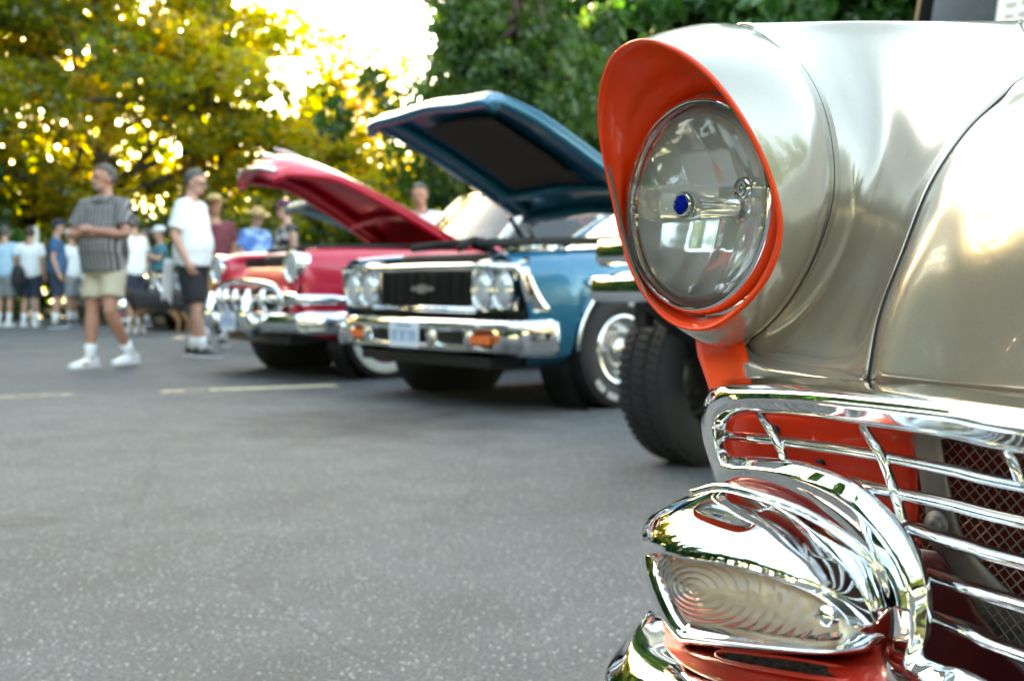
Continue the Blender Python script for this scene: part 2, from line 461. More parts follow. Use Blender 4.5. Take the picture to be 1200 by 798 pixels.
# the row of back-lit maples across the left half  (kind, x, y, scale, turn, label)
rows = [
 ('maple_a', -17.5, 27.5, 1.15, .3, 'tall golden maple at the far left edge of the photo'),
 ('maple_b', -13.6, 26.5, 1.2, 1.7, 'dark leaved golden maple with sky gaps, behind the man in the plaid shirt'),
 ('maple_a', -10.6, 28.5, 1.1, 2.9, 'broad yellow maple behind the man in white shirt and the gap beside him'),
 ('maple_b', -7.6, 27.5, 1.08, 4.1, 'thin topped yellow maple between the white shirted man and the red hood'),
 ('maple_c', -5.2, 28.0, .98, 5.2, 'lower golden maple right behind the raised red hood'),
 ('maple_c', -2.6, 31.0, .62, 2.2, 'small golden maple behind the front lip of the blue hood'),
]
for k, x, y, s, rz, lb in rows: tree(k, 'maple_tree', (x, y, .1), s, rz, lb, GT)
for k, x, y, s, rz in [('maple_b', -21.5, 29, 1.3, .5), ('maple_a', -26, 27, 1.4, 1.5), ('maple_b', -31, 24, 1.4, 2.)]:
    tree(k, 'maple_tree', (x, y, .3), s, rz, 'maple left of the golden maples, outside the frame', GT)
for k, x, y, s, rz in [('shrub_green', -16.5, 30, 1.3, .5), ('shrub', -14, 31, 1.35, 1.5), ('shrub_green', -11.5, 30.5, 1.3, 2.5), ('shrub', -9, 31.5, 1.3, 3.5), ('shrub_green', -6.5, 31, 1.3, 4.5), ('shrub', -4, 32, 1.4, 5.5), ('shrub_green', -1.5, 30, 1.5, .8)]:
    tree(k, 'shrub', (x, y, .25), s, rz, 'tall shrub of the hedge far behind the maple trunks', 'hedge shrubs behind the maples', 'shrub')
# dark firs filling the right half
firs = [('fir_a', -.6, 25, .72, 0, 'short fir behind the middle of the raised blue hood'),
 ('fir_a', 1.4, 22, .95, 1, 'dark fir rising behind the near corner of the blue hood'),
 ('fir_b', 3.4, 20.5, 1.2, 2, 'dark green fir just left of the big headlight'),
 ('fir_a', 5.8, 21.5, 1.15, 3, 'dark fir above the headlight of the silver car'),
 ('fir_b', 8.2, 20.5, 1.3, 4, 'dark fir above the fender of the silver car'),
 ('fir_a', 10.6, 22.5, 1.2, 5, 'dark fir at the right, left of the truck windshield'),
 ('fir_b', 13.2, 21.5, 1.3, 6, 'dark fir in the right corner behind the truck cab')]
for k, x, y, s, rz, lb in firs: tree(k, 'fir_tree', (x, y, .05), s, rz, lb, GF)
for k, x, y, s, rz in [('fir_a', 2.6, 26, 1.2, 1), ('fir_b', 6.8, 26, 1.4, 3), ('fir_a', 11, 27, 1.3, 4), ('fir_a', 16, 25, 1.3, 2)]:
    tree(k, 'fir_tree', (x, y, .2), s, rz, 'fir of the second row, half hidden behind the dark firs', GF)
tree('green_a', 'broadleaf_tree', (.15, 17.5, 0), (.62, .62, .92), .8, 'light green leafy tree whose branch reaches over the blue hood', None)
for k, x, y, s, rz, lb in [
 ('shrub', -12.2, 24.4, .75, 0, 'low golden shrub behind the crowd at far left'), ('shrub', -9.6, 24.6, .8, 1, 'low yellowish shrub behind the man in the plaid shirt'),
 ('shrub_green', -7.4, 24.5, .75, 2, 'low green shrub between the plaid shirt and white shirt men'), ('shrub', -5.2, 24.4, .85, 3, 'low golden shrub behind the straw hats'),
 ('shrub', -2.9, 24.6, .95, 4, 'yellow green shrub seen under the blue hood'), ('shrub_green', -1.2, 24.0, .9, 5, 'green shrub beside the white car roof'), ('shrub', -14.6, 24.6, .8, 3, 'golden shrub at the left border')]:
    tree(k, 'shrub', (x, y, .02), s, rz, lb, GH, 'shrub')
# taller trees on the sunny side, out to the left of the frame, with unseen firs added to block sun and glare
for k, x, y, s, rz in [('maple_a', -15.5, 20.5, 1.25, 1), ('maple_b', -19.8, 19, 1.35, 2), ('maple_b', -17.5, 15, 1.3, 4), ('maple_a', -22, 12, 1.3, 3), ('maple_a', -17.4, 28.8, (.8, .8, 1.5), 3), ('maple_b', -20.6, 33, (1, 1, 1.7), 5), ('maple_b', -16.4, 25.6, (.75, .75, 1.35), 1)]:
    tree(k, 'maple_tree', (x, y, .02), s, rz, 'big maple on the left outside the crowd', GT)
for k, x, y, s, rz in [('fir_a', -14.3, 22.3, 1.35, 1), ('fir_b', -16.9, 28.0, 1.7, 2), ('fir_a', -19.5, 32.5, 1.6, 4), ('fir_a', -14.5, 10.5, 1.35, 2), ('fir_b', -16.5, 5.5, 1.6, 3), ('fir_a', -15.5, 1.0, 1.35, 5), ('fir_b', -17.5, 15, 1.7, 1)]:  # unseen firs added to block sun and glare on the near cars
    tree(k, 'fir_tree', (x, y, .05), s, rz, 'unseen tall fir added left of the frame to shade the near cars', GF)
# trees behind the camera that the chrome mirrors
rg = random.Random(12)
for i in range(17):
    az = R(100 + i * 10.5 + rg.uniform(-2, 2)); d_ = rg.uniform(15, 19)
    tree('green_a', 'broadleaf_tree', (math.sin(az) * d_, math.cos(az) * d_, 0), rg.uniform(1.05, 1.35), rg.uniform(0, 6), 'leafy tree on the near side of the lot mirrored in the chrome', 'trees mirrored in the chrome')
# ================================================================ parked classic cars
TEAL = metallic_paint('teal_paint', (.0, .135, .235), .3, .3, .7)
CRIMSON = metallic_paint('crimson_paint', (.58, .006, .034), .12, .35, .7)
PALEBLUE = metallic_paint('pale_blue_paint', (.22, .42, .5), .2, .35)
BLACKGLOSS = mat('gloss_black_paint', (.012, .012, .014), .3, coat=1)
CREAM = mat('cream_paint', (.72, .66, .52), .4, coat=.8)
SMOKE = mat('under_hood_pad', (.05, .038, .03), .95, bump=.5, bscale=90)
AMBER = mat('amber_lens', (.85, .16, .03), .15, coat=1)
LENS = mat('sealed_beam_lens', (.75, .78, .8), .08, .55, 1., bump=.1, bscale=70)
PLATE = mat('plate_paint', (.70, .76, .82), .4)
PLATEINK = mat('plate_ink', (.10, .22, .48), .5)
RIMGREY = mat('wheel_grey', (.28, .29, .3), .35, .7)
WARMGREY = mat('interior_cloth', (.10, .09, .085), .9)

def wheel(parent, x, y, side, r=.335, w_=.20, style='rally', wide=False, hub=CHROME):
    c = Vector((x, y, r)); A = (0, side, 0); h = w_ / 2
    q = MB()
    rb = r * (.60 if style != 'truck' else .56)
    prof = [(-h * .8, rb), (-h * .96, rb + .02), (-h * 1.03, lerp(rb, r, .55)), (-h * .95, r - .02), (-h * .85, r - .006)]
    g = 5 if not wide else 7
    for i in range(g):
        a, b = -h * .82 + 1.64 * h * i / g, -h * .82 + 1.64 * h * (i + 1) / g
        prof += [(a + .004, r), (b - .004, r), (b - .002, r - .008), (b + .002, r - .008)]
    prof = prof[:-2] + [(h * .85, r - .006), (h * .95, r - .02), (h * 1.03, lerp(rb, r, .55)), (h * .96, rb + .02), (h * .8, rb)]
    q.lathe(prof, c, A, 56)
    if wide:     # tread blocks
        for row, off in ((-1, -.62), (0, 0), (1, .62)):
            for k in range(64):
                a = 2 * math.pi * (k + (.5 if row else 0)) / 64
                d = Vector((math.cos(a), 0, math.sin(a))); t = Vector((-math.sin(a), 0, math.cos(a)))
                rot = Matrix((t, Vector((0, 1, 0)), d)).transposed() @ Matrix.Rotation(.35 * (row or .6), 3, 'Z')
                q.box(c + d * (r + .002) + Vector((0, off * h, 0)), (.024, h * .5, .006), rot)
    ty = q.build('tyre', RUBBER, parent)
    if style == 'whitewall':
        q = MB(); q.lathe([(h * 1.005, rb + .02), (h * 1.05, rb + .03), (h * 1.06, rb + .055), (h * 1.035, rb + .085), (h * 1.0, rb + .092)], c, A, 56); q.build('whitewall', WHITEWALL, ty)
        q = MB(); q.lathe([(h * .75, rb + .005), (h * .95, rb - .01), (h * .8, rb - .03), (h * .75, rb * .6), (h * .8, 0.001)], c, A, 40); q.build('rim', CRIMSON, ty)
        q = MB(); q.lathe([(h * .82, rb * .80), (h * 1.0, rb * .72), (h * 1.05, rb * .5), (h * 1.2, rb * .3), (h * 1.25, .001)], c, A, 40); q.build('hubcap', CHROME, ty)
    else:
        q = MB(); q.lathe([(h * .70, rb + .012), (h * 1.0, rb + .006), (h * .98, rb - .014), (h * .55, rb - .03), (h * .45, rb * .55)], c, A, 48)
        q.build('rim', CHROME if style == 'rally' else RIMGREY, ty)
        q = MB(); q.lathe([(h * .5, rb * .9), (h * .7, rb * .62), (h * .78, rb * .45), (h * .6, rb * .36), (h * .62, .001)], c, A, 40)
        for k in range(5):
            a = 2 * math.pi * k / 5
            q.ball(c + Vector((math.cos(a) * rb * .7, side * h * .7, math.sin(a) * rb * .7)), (.03, .012, .018))
        wd = q.build('wheel_disc', RIMGREY, ty)
        q = MB(); q.lathe([(h * .6, rb * .38), (h * .95, rb * .34), (h * 1.05, rb * .25), (h * 1.08, .001)], c, A, 32); q.build('centre_cap', CHROME, ty)
    if style == 'rally':      # raised white lettering, blurred past reading in the photo: blocks of letter size
        q = MB(); rg = random.Random(3)
        for a0, k in ((R(100), 11), (R(285), 7)):
            for i in range(k):
                a = a0 + i * .105
                if i in (3, 8): continue
                d = Vector((math.cos(a), 0, math.sin(a))); t = Vector((-math.sin(a), 0, math.cos(a)))
                rot = Matrix((t, Vector((0, 1, 0)), d)).transposed()
                m0 = c + d * lerp(rb, r, .58) + Vector((0, side * h * 1.02, 0))
                q.box(m0 + t * -.008, (.006, .006, .034), rot); q.box(m0 + t * .008, (.006, .006, .034), rot)
                q.box(m0 + d * (.014 if i % 2 else 0), (.016, .006, .007), rot)
        q.build('sidewall_lettering', WHITE, ty)
    return ty

def side_profile(pts, zlow, k=12):
    s = spline([(0, y, z) for y, z in pts], 8)
    # start where the profile first rises above zlow
    i0 = 0.
    for i in range(len(s) - 1):
        if s[i].z < zlow <= s[i + 1].z: i0 = i + (zlow - s[i].z) / (s[i + 1].z - s[i].z)
    out = []
    for j in range(k + 1):
        t = lerp(i0, len(s) - 1, j / k); a = min(int(t), len(s) - 2)
        out.append(s[a].lerp(s[a + 1], t - a))
    return out
def arch_z(x, cx, r, z0, ra):
    d = abs(x - cx)
    return z0 if d >= ra else max(z0, r + math.sqrt(max(0, ra * ra - d * d)) * 1.0)
def skin_side(stations, arches, k=14, sub=6):
    """stations: (x, [(y,z)...]); returns grid rows along x with wheel arches cut out"""
    xs = [s[0] for s in stations]; rows = []
    prof = dense([[Vector((x, y, z)) for y, z in pr] for x, pr in stations], sub, 1)
    xx = []
    for r_ in prof: xx.append(r_)
    # refine around the arches by inserting interpolated rows
    for i in range(len(prof) - 1):
        a, b = prof[i], prof[i + 1]
        n = max(1, int(abs(a[0].x - b[0].x) / .03))
        for j in range(n):
            rows.append([p.lerp(q_, j / n) for p, q_ in zip(a, b)])
    rows.append(prof[-1])
    out = []
    for r_ in rows:
        z0 = r_[0].z; zl = z0
        for cx, rad, ra in arches: zl = max(zl, arch_z(r_[0].x, cx, rad, z0, ra))
        sp = side_profile([(p.y, p.z) for p in r_], zl, k)
        # keep the x shear of the control rows
        zmin, zmax = r_[0].z, max(p.z for p in r_)
        out.append([Vector((r_[0].x + (r_[-1].x - r_[0].x) * j / k, p.y, p.z)) for j, p in enumerate(sp)])
    return out
def arch_trim(parent, cx, y, rad, ra, m, a0=10, a1=170, rr=.011):
    for s in (1, -1):
        q = MB(); q.tube([Vector((cx + math.cos(R(a)) * ra, s * y, rad + math.sin(R(a)) * ra)) for a in range(a0, a1 + 1, 8)], rr, 8)
        q.build('arch_trim', m, parent)
def wells(parent, xs, w_=.72, r=.42):
    for x in xs:
        q = MB(); q.box((x, 0, .50), (r * 2.1, w_ * 2 - .5, .40)); q.build('wheel_well', BLACK, parent)
        for s in (1, -1):
            q = MB(); q.lathe([(0, .001), (0, r), (.26, r)], (x, s * .62, .335), (0, s, 0), 24, R(-5), R(185)); q.build('inner_fender', BLACK, parent)
def greenhouse(parent, roofm, pillm, xw, xr0, xr1, xb, zb, zr, yb, yr, curve=.1, vent=True):
    """windshield base xw, roof from xr0 to xr1, rear glass base xb"""
    rows = []
    for i in range(9):
        t = i / 8; x = lerp(xr0, xr1, t)
        dz = -.05 * (abs(t - .45) / .55) ** 2.2
        rows.append([Vector((x - curve * (1 - abs(u)) * 0 + curve * (1 - u * u) * (1 if t < .1 else 0) * .5, u * (yr + .03), zr + dz - .09 * abs(u) ** 3)) for u in (-1, -.85, -.5, 0, .5, .85, 1)])
    q = MB(); q.grid(dense(rows, 2, 3)); q.build('roof', roofm, parent, solid=.03)
    g = MB(); pl = MB()
    n = 8
    def wp(u, t): return Vector((lerp(xw, xr0, t) + curve * (1 - u * u), u * lerp(yb, yr, t), lerp(zb, zr - .06, t)))
    g.grid([[wp(-1 + 2 * i / n, t) for t in (0, .5, 1)] for i in range(n + 1)])
    g.build('windshield', TINTED, parent)
    g = MB()
    def rp(u, t): return Vector((lerp(xb, xr1, t) - curve * (1 - u * u), u * lerp(yb * .96, yr, t), lerp(zb, zr - .06, t)))
    g.grid([[rp(-1 + 2 * i / n, t) for t in (0, .5, 1)] for i in range(n + 1)])
    g.build('rear_glass', TINTED, parent)
    for s in (1, -1):
        g = MB(); g.grid([[Vector((lerp(xw, xb, i / 6), s * yb, zb)), Vector((lerp(xr0, xr1, i / 6), s * yr, zr - .07))] for i in range(7)]); g.build('side_glass', TINTED, parent)
    frame = [wp(-1 + 2 * i / n, 0) for i in range(n + 1)] + [wp(1 - 2 * i / n, 1) for i in range(n + 1)]
    pl.tube(frame + frame[:1], .022, 8)
    pl.build('windshield_frame', CHROME, parent)
    xm = lerp(xr0, xr1, .5)
    for s in (1, -1):
        for a, b, r_ in ((wp(s, 0) + Vector((-.02, 0, 0)), wp(s, 1) + Vector((-.02, 0, 0)), .035), (rp(s, 0), rp(s, 1), .07), (Vector((xm - .05, s * yb, zb)), Vector((xm - .05, s * yr, zr - .07)), .03)):
            pl = MB(); pl.tube([a, b], r_, 8); pl.build('roof_pillar', pillm, parent)
    q = MB()      # seats and steering wheel
    for x in (lerp(xw, xb, .42), lerp(xw, xb, .75)):
        q.box((x, 0, zb - .02), (.18, yb * 1.7, .5)); q.box((x + .3, 0, zb - .28), (.5, yb * 1.7, .16))
    q.build('seats', WARMGREY, parent, bevel=.05)
    q = MB(); c = Vector((lerp(xw, xb, .22), .38, zb + .02))
    q.tube([c + Vector((math.sin(a) * .06, math.cos(a) * .19, math.sin(a) * .17)) for a in [i * .3 for i in range(22)]], .012, 6); q.build('steering_wheel', BLACK, parent)
def engine_bay(parent, x0, x1, hw, z, rich=True):
    q = MB(); q.box(((x0 + x1) / 2, 0, z - .42), (x0 - x1, hw * 2, .06)); q.box((x1, 0, z - .2), (.05, hw * 2, .42))
    for s in (1, -1): q.box(((x0 + x1) / 2, s * hw, z - .22), (x0 - x1, .04, .40))
    q.build('engine_bay', BLACK, parent)
    q = MB(); q.box((x0 - .1, 0, z - .16), (.07, hw * 1.3, .30)); q.box((x0 - .1, 0, z - .01), (.05, hw * 1.3, .03)); q.build('radiator', DARKMETAL, parent, bevel=.012)
    cx = (x0 + x1) / 2 - .1
    q = MB(); q.box((cx, 0, z - .25), (.62, .34, .25)); q.box((cx, .25, z - .19), (.58, .16, .14), Matrix.Rotation(.6, 3, 'X')); q.box((cx, -.25, z - .19), (.58, .16, .14), Matrix.Rotation(-.6, 3, 'X'))
    q.build('engine_block', DARKMETAL, parent, bevel=.02)
    q = MB(); q.lathe([(0, .001), (0, .19), (.01, .20), (.07, .20), (.085, .18), (.09, .02), (.11, .018), (.11, .001)], (cx + .02, 0, z + .0), (0, 0, 1), 36); q.build('air_cleaner', CHROME, parent)
    for s in (1, -1):
        q = MB(); q.box((cx, s * .27, z - .03), (.52, .12, .05), Matrix.Rotation(s * .6, 3, 'X')); q.build('valve_cover', STEEL, parent, bevel=.015)
    q = MB(); q.box((x0 - .32, hw * .72, z - .12), (.18, .2, .18)); q.build('battery', BLACK, parent, bevel=.01)
    for pth in ([(x0 - .12, .1, z - .06), (x0 - .25, .12, z - .02), (cx + .3, .05, z - .1)], [(x0 - .1, -.35, z - .05), (cx, -.45, z + .0), (x1 + .1, -.4, z - .05)], [(x0 - .05, .4, z - .04), (cx + .1, .42, z - .02), (x1, .35, z)]):
        q = MB(); q.tube(spline([(a_, b_1, c_ + .09) for a_, b_1, c_ in pth], 6), .02, 8); q.build('hose', RUBBER, parent)
def hood_panel(parent, m, pad, rows, hinge, ang, thick=.05):
    """rows: grid of closed-position control points (left half and right half); swung up about the hinge line"""
    H = Vector(hinge); M = Matrix.Rotation(-R(ang), 3, 'Y')
    f = lambda p: H + M @ (Vector(p) - H)
    g = dense([[Vector(p) for p in r] for r in rows], 4, 4)
    q = MB(); q.grid([[f(p) for p in r] for r in g]); ho = q.build('hood', m, parent, solid=thick * .5)
    # inner frame stamped below the skin: ribs round an insulation pad
    nu, nv = len(g), len(g[0])
    gi = [[p - Vector((0, 0, thick)) for p in r] for r in g]
    pd = MB()
    if pad: pd.grid([[f(p - Vector((0, 0, .012))) for p in r[int(nv * .33):int(nv * .67) + 1]] for r in gi[int(nu * .22):int(nu * .60)]])
    if pad: pd.build('hood_pad', SMOKE, ho, solid=.006)
    rb = MB()
    def rail(js, is_, r_=.03): rb.tube([f(gi[i][j] - Vector((0, 0, .004))) for i, j in zip(is_, js)], r_, 8, flat=1.6)
    for jj in (.1, .2, .8, .9): rail([int(nv * jj)] * (nu - 4), range(2, nu - 2))
    for ii in (.06, .19, .81, .92): rail(range(2, nv - 2), [int((nu - 1) * ii)] * (nv - 4))
    for a, b in ((.2, .03), (.8, .97)):
        rb.tube([f(gi[int(nu * .8)][int(nv * a)]), f(gi[nu - 2][int(nv * b) if b < .5 else nv - 2])], .03, 8)
    rb.build('hood_frame', m, ho)
    for s in (0.06, .94):
        j = int(nv * s); e = f(gi[nu - 3 if g[0][0].x > g[-1][0].x else 2][j])
        b = Vector((H.x + .05, e.y, H.z - .22))
        q = MB(); q.tube([b, b + Vector((.12, 0, .1)), e + Vector((.05, 0, -.02))], .018, 6)
        q.tube([b + Vector((.02, 0, .03 + i * .012)) + Vector((math.cos(i * 1.2) * .028, math.sin(i * 1.2) * .028, 0)) for i in range(18)], .008, 5)
        q.build('hood_hinge', BLACK, ho)
    return ho
def licence_plate(parent, x, y, z, w_=.30, h=.15, host=None):
    q = MB(); q.box((x, y, z), (.006, w_, h)); pl = q.build('licence_plate', PLATE, parent, bevel=.002)
    q = MB(); rg = random.Random(5)
    for i in range(6):
        yy = y + w_ * (-.36 + .144 * i); k = rg.choice((0, 1, 2))
        q.box((x + .004, yy - .012, z - .008), (.003, .007, .062)); q.box((x + .004, yy, z + (.019 if k else -.034)), (.003, .022, .008))
        if k != 1: q.box((x + .004, yy + .012, z - .008), (.003, .007, .062))
    q.box((x + .004, y, z + .052), (.003, w_ * .5, .012)); q.build('plate_marks', PLATEINK, pl)
def round_lamp(parent, c, r, bezel, deep=.05, tilt=None):
    q = MB(); q.lathe([(-deep, r * 1.0), (0, r * 1.12), (.02, r * 1.13), (.03, r * 1.06), (.02, r * .95), (.0, r * .93)], c, (1, 0, 0), 36); b = q.build('headlight', bezel, parent)
    q = MB(); q.lathe([(.005, r * .96), (.018, r * .85), (.034, r * .5), (.04, .001)], c, (1, 0, 0), 36); q.build('lens', LENS, b)

# ---------------------------------------------------------------- teal muscle car with raised hood
def muscle_car(root, PAINT, hood_ang=25, lean=False):
    P0 = [(.84, .27), (.90, .36), (.935, .50), (.945, .64), (.925, .73), (.885, .80), (.82, .845), (.74, .855), (.69, .845), (.68, .80), (.675, .60)]
    def pr(ky=1., dz=0., kz=1.): return [(y * ky, z * kz + dz if z > .4 else z) for y, z in P0]
    st = [(-.80, pr()), (-.3, pr()), (.2, pr(1, -.005)), (.5, pr(.995, -.015)), (.70, pr(.985, -.03)), (.76, pr(.98, -.035))]
    rows = skin_side(st, [(0, .335, .405)])
    # the leading edge of the fender leans forward at the top
    for r_ in rows:
        for p in r_:
            k = max(0, (p.x - .35) / .41)
            if k > 0: p.x += k * .22 * (p.z - .62)
    for s in (1, -1):
        q = MB(); q.grid([[Vector((p.x, p.y * s, p.z)) for p in r_] for r_ in rows]); q.build('fender', PAINT, root, solid=.006)
    P1 = P0[:7] + [(.74, .865), (.5, .885), (.25, .895), (0, .9)]
    PB = lambda dz=0, ky=1: [(y * ky, z + (dz if z > .5 else 0)) for y, z in P1]
    st = [(-.805, PB()), (-1.6, PB()), (-2.6, PB(.01)), (-3.4, PB(.0)), (-4.0, PB(-.04, .98)), (-4.12, PB(-.07, .96))]
    rows = skin_side(st, [(-2.92, .335, .40)])
    q = MB(); q.grid(rows); q.mirror_y(); q.build('body', PAINT, root, solid=.006)
    q = MB(); q.box((-4.12, 0, .56), (.06, 1.7, .5)); q.build('tail_panel', PAINT, root, bevel=.02)
    q = MB(); q.box((-4.17, 0, .45), (.12, 1.85, .16)); q.build('rear_bumper', CHROME, root, bevel=.03)
    q = MB()
    for s in (1, -1): q.tube([(-2.45, s * .946, .66), (-.85, s * .95, .655)], .006, 6); q.tube([(-1.0, s * .95, .35), (-1.0, s * .945, .78)], .003, 5)
    q.build('side_trim', CHROME, root)
    q = MB(); q.box((-1.65, .955, .74), (.14, .02, .02)); q.build('door_handle', CHROME, root, bevel=.006)
    greenhouse(root, PAINT, PAINT, -1.0, -1.62, -2.75, -3.3, .89, 1.34, .76, .58)
    wells(root, (0, -2.92))
    arch_trim(root, 0, .944, .335, .405, CHROME, 2, 178)
    for x in (0, -2.92):
        for s in (1, -1): wheel(root, x, s * .80, s, .335, .215)
    q = MB(); q.box((-1.5, 0, .28), (4.6, 1.3, .06)); q.build('underbody', BLACK, root)
    engine_bay(root, .72, -.70, .66, .83)
    # suspension arm seen below the bumper
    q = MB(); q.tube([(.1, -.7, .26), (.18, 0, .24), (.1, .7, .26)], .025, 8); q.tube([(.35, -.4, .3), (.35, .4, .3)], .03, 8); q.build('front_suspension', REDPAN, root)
    # nose
    q = MB(); q.box((.70, 0, .66), (.02, 1.72, .30)); q.build('nose_backing', BLACK, root)
    gr = MB()
    for i in range(8): gr.box((.765, 0, .60 + i * .021), (.02, .98, .006))
    for i in range(9): gr.box((.755, -.45 + i * .1125, .672), (.02, .006, .16))
    g = gr.build('grille', BLACK, root)
    f = MB(); f.tube([(.80, -.88, .763), (.815, -.5, .768), (.82, 0, .77), (.815, .5, .768), (.80, .88, .763)], .016, 8, flat=.8)
    f.tube([(.79, -.52, .572), (.795, 0, .572), (.79, .52, .572)], .022, 8); f.tube([(.79, -.50, .572), (.79, -.50, .765)], .012, 8); f.tube([(.79, .50, .572), (.79, .50, .765)], .012, 8)
    f.build('grille_frame', CHROME, g)
    e = MB()      # small plain crossbar badge
    e.prism([(.785, -.11, .662), (.785, -.045, .662), (.785, -.04, .652), (.785, .04, .652), (.785, .045, .662), (.785, .11, .662), (.785, .10, .682), (.785, .045, .682), (.785, .04, .692), (.785, -.04, .692), (.785, -.045, .682), (.785, -.10, .682)], (.012, 0, 0))
    e.build('badge', STEEL, g)
    for s in (1, -1):
        q = MB(); q.box((.745, s * .67, .665), (.05, .35, .20)); q.build('headlight_panel', CHROME, root, bevel=.015)
        for y in (.585, .765): round_lamp(root, (.785, s * y, .665), .078, CHROME)
        q = MB(); q.grid(dense([[(.80, s * .50, .775), (.80, s * .70, .785), (.79, s * .88, .775)], [(.73, s * .50, .80), (.73, s * .70, .805), (.72, s * .87, .795)]], 3, 3)); q.build('headlight_brow', WHITE if not lean else PAINT, root, solid=.01)
        q = MB(); q.grid(dense([[(.80, s * .885, .765), (.78, s * .915, .66), (.74, s * .925, .57)], [(.76, s * .93, .765), (.70, s * .945, .66), (.60, s * .95, .57)]], 3, 3)); q.build('headlight_side_trim', CHROME, root, solid=.006)
        q = MB()   # V flag fender badge
        q.tube([(.33, s * .952, .70), (.27, s * .952, .665), (.21, s * .952, .70)], .008, 6); q.box((.30, s * .953, .71), (.05, .006, .022)); q.box((.235, s * .953, .71), (.05, .006, .022)); q.build('fender_badge', CHROME, root)
    # bumper: upper blade, lower blade, ends, slots between
    def sec(y, x, z0, z1): return [(x - .06, y, z1 + .01), (x + .02, y, z1 + .005), (x + .045, y, z1 - .03), (x + .035, y, z0 + .02), (x, y, z0), (x - .06, y, z0)]
    def bx(y): return .86 - .10 * (abs(y) / .93) ** 2.4
    q = MB(); ys = [-.95, -.93, -.8, -.6, -.3, 0, .3, .6, .8, .93, .95]
    q.loft([sec(y, bx(y) - (.10 if abs(y) > .94 else 0), .445, .515) for y in ys])
    q.loft([sec(y, bx(y) - .02 - (.10 if abs(y) > .94 else 0), .325, .375) for y in ys])
    for s in (1, -1):
        q.loft([sec(s * y, bx(y) - .012, .335, .50) for y in (.72, .8, .93)]); q.loft([sec(s * y, bx(y) - .012, .335, .50) for y in (.50, .54)]); q.loft([sec(s * y, bx(y) - .012, .335, .50) for y in (.17, .22)])
        q.loft([[(x, s * yy, z) for z, yy in ((.515, y - .03), (.515, y), (.48, y + .012), (.36, y + .01), (.33, y - .01), (.33, y - .04))] for x, y in ((.80, .93), (.70, .955), (.60, .965), (.57, .96))])
    q.build('front_bumper', CHROME, root)
    q = MB(); q.box((.80, 0, .42), (.04, 1.5, .13)); q.build('bumper_slot_backing', BLACK, root)
    for s in (1, -1):
        q = MB(); q.box((.84, s * .62, .41), (.03, .17, .055)); q.build('turn_signal', AMBER, root, bevel=.008)
    licence_plate(root, .925, 0, .425)
    hz = .90; hw = .67
    rows = []
    for x, z, k in ((-.68, .90, 1.), (-.3, .905, 1.), (.1, .90, 1.), (.5, .88, 1.), (.74, .85, .98), (.84, .82, .97), (.855, .765, .965)):
        rows.append([(x - (.05 if abs(u) > .9 and x > .7 else 0), u * hw * k, z - .02 * u * u - (.012 if abs(u) > .9 else 0) + (.018 if abs(u) < .1 else 0)) for u in (-1, -.85, -.5, 0, .5, .85, 1)])
    # the hinge arms also lift the rear edge
    if hood_ang: rows = [[(x, y, z + .20) for x, y, z in r_] for r_ in rows]
    return hood_panel(root, PAINT, True, rows, (-.70, 0, hz + (.20 if hood_ang else 0)), hood_ang)

def raise_belt(root):
    # the belt line and everything above it sit about a hand higher than the nose plan
    for o in [c for c in bpy.data.objects if c.type == 'MESH' and c.parent and (c.parent == root or c.parent.parent == root)]:
        if o.name.startswith(('tyre', 'rim', 'wheel', 'centre', 'sidewall')): continue
        for v in o.data.vertices: v.co.z += .28 * max(0, min(v.co.z, .95) - .6)
blue = empty('muscle_car', (.07, 7.14, 0), head(50), 'teal blue muscle car with its wide flat hood raised, nearest of the open hoods', 'car')
muscle_car(blue, TEAL, 26.5)
raise_belt(blue)

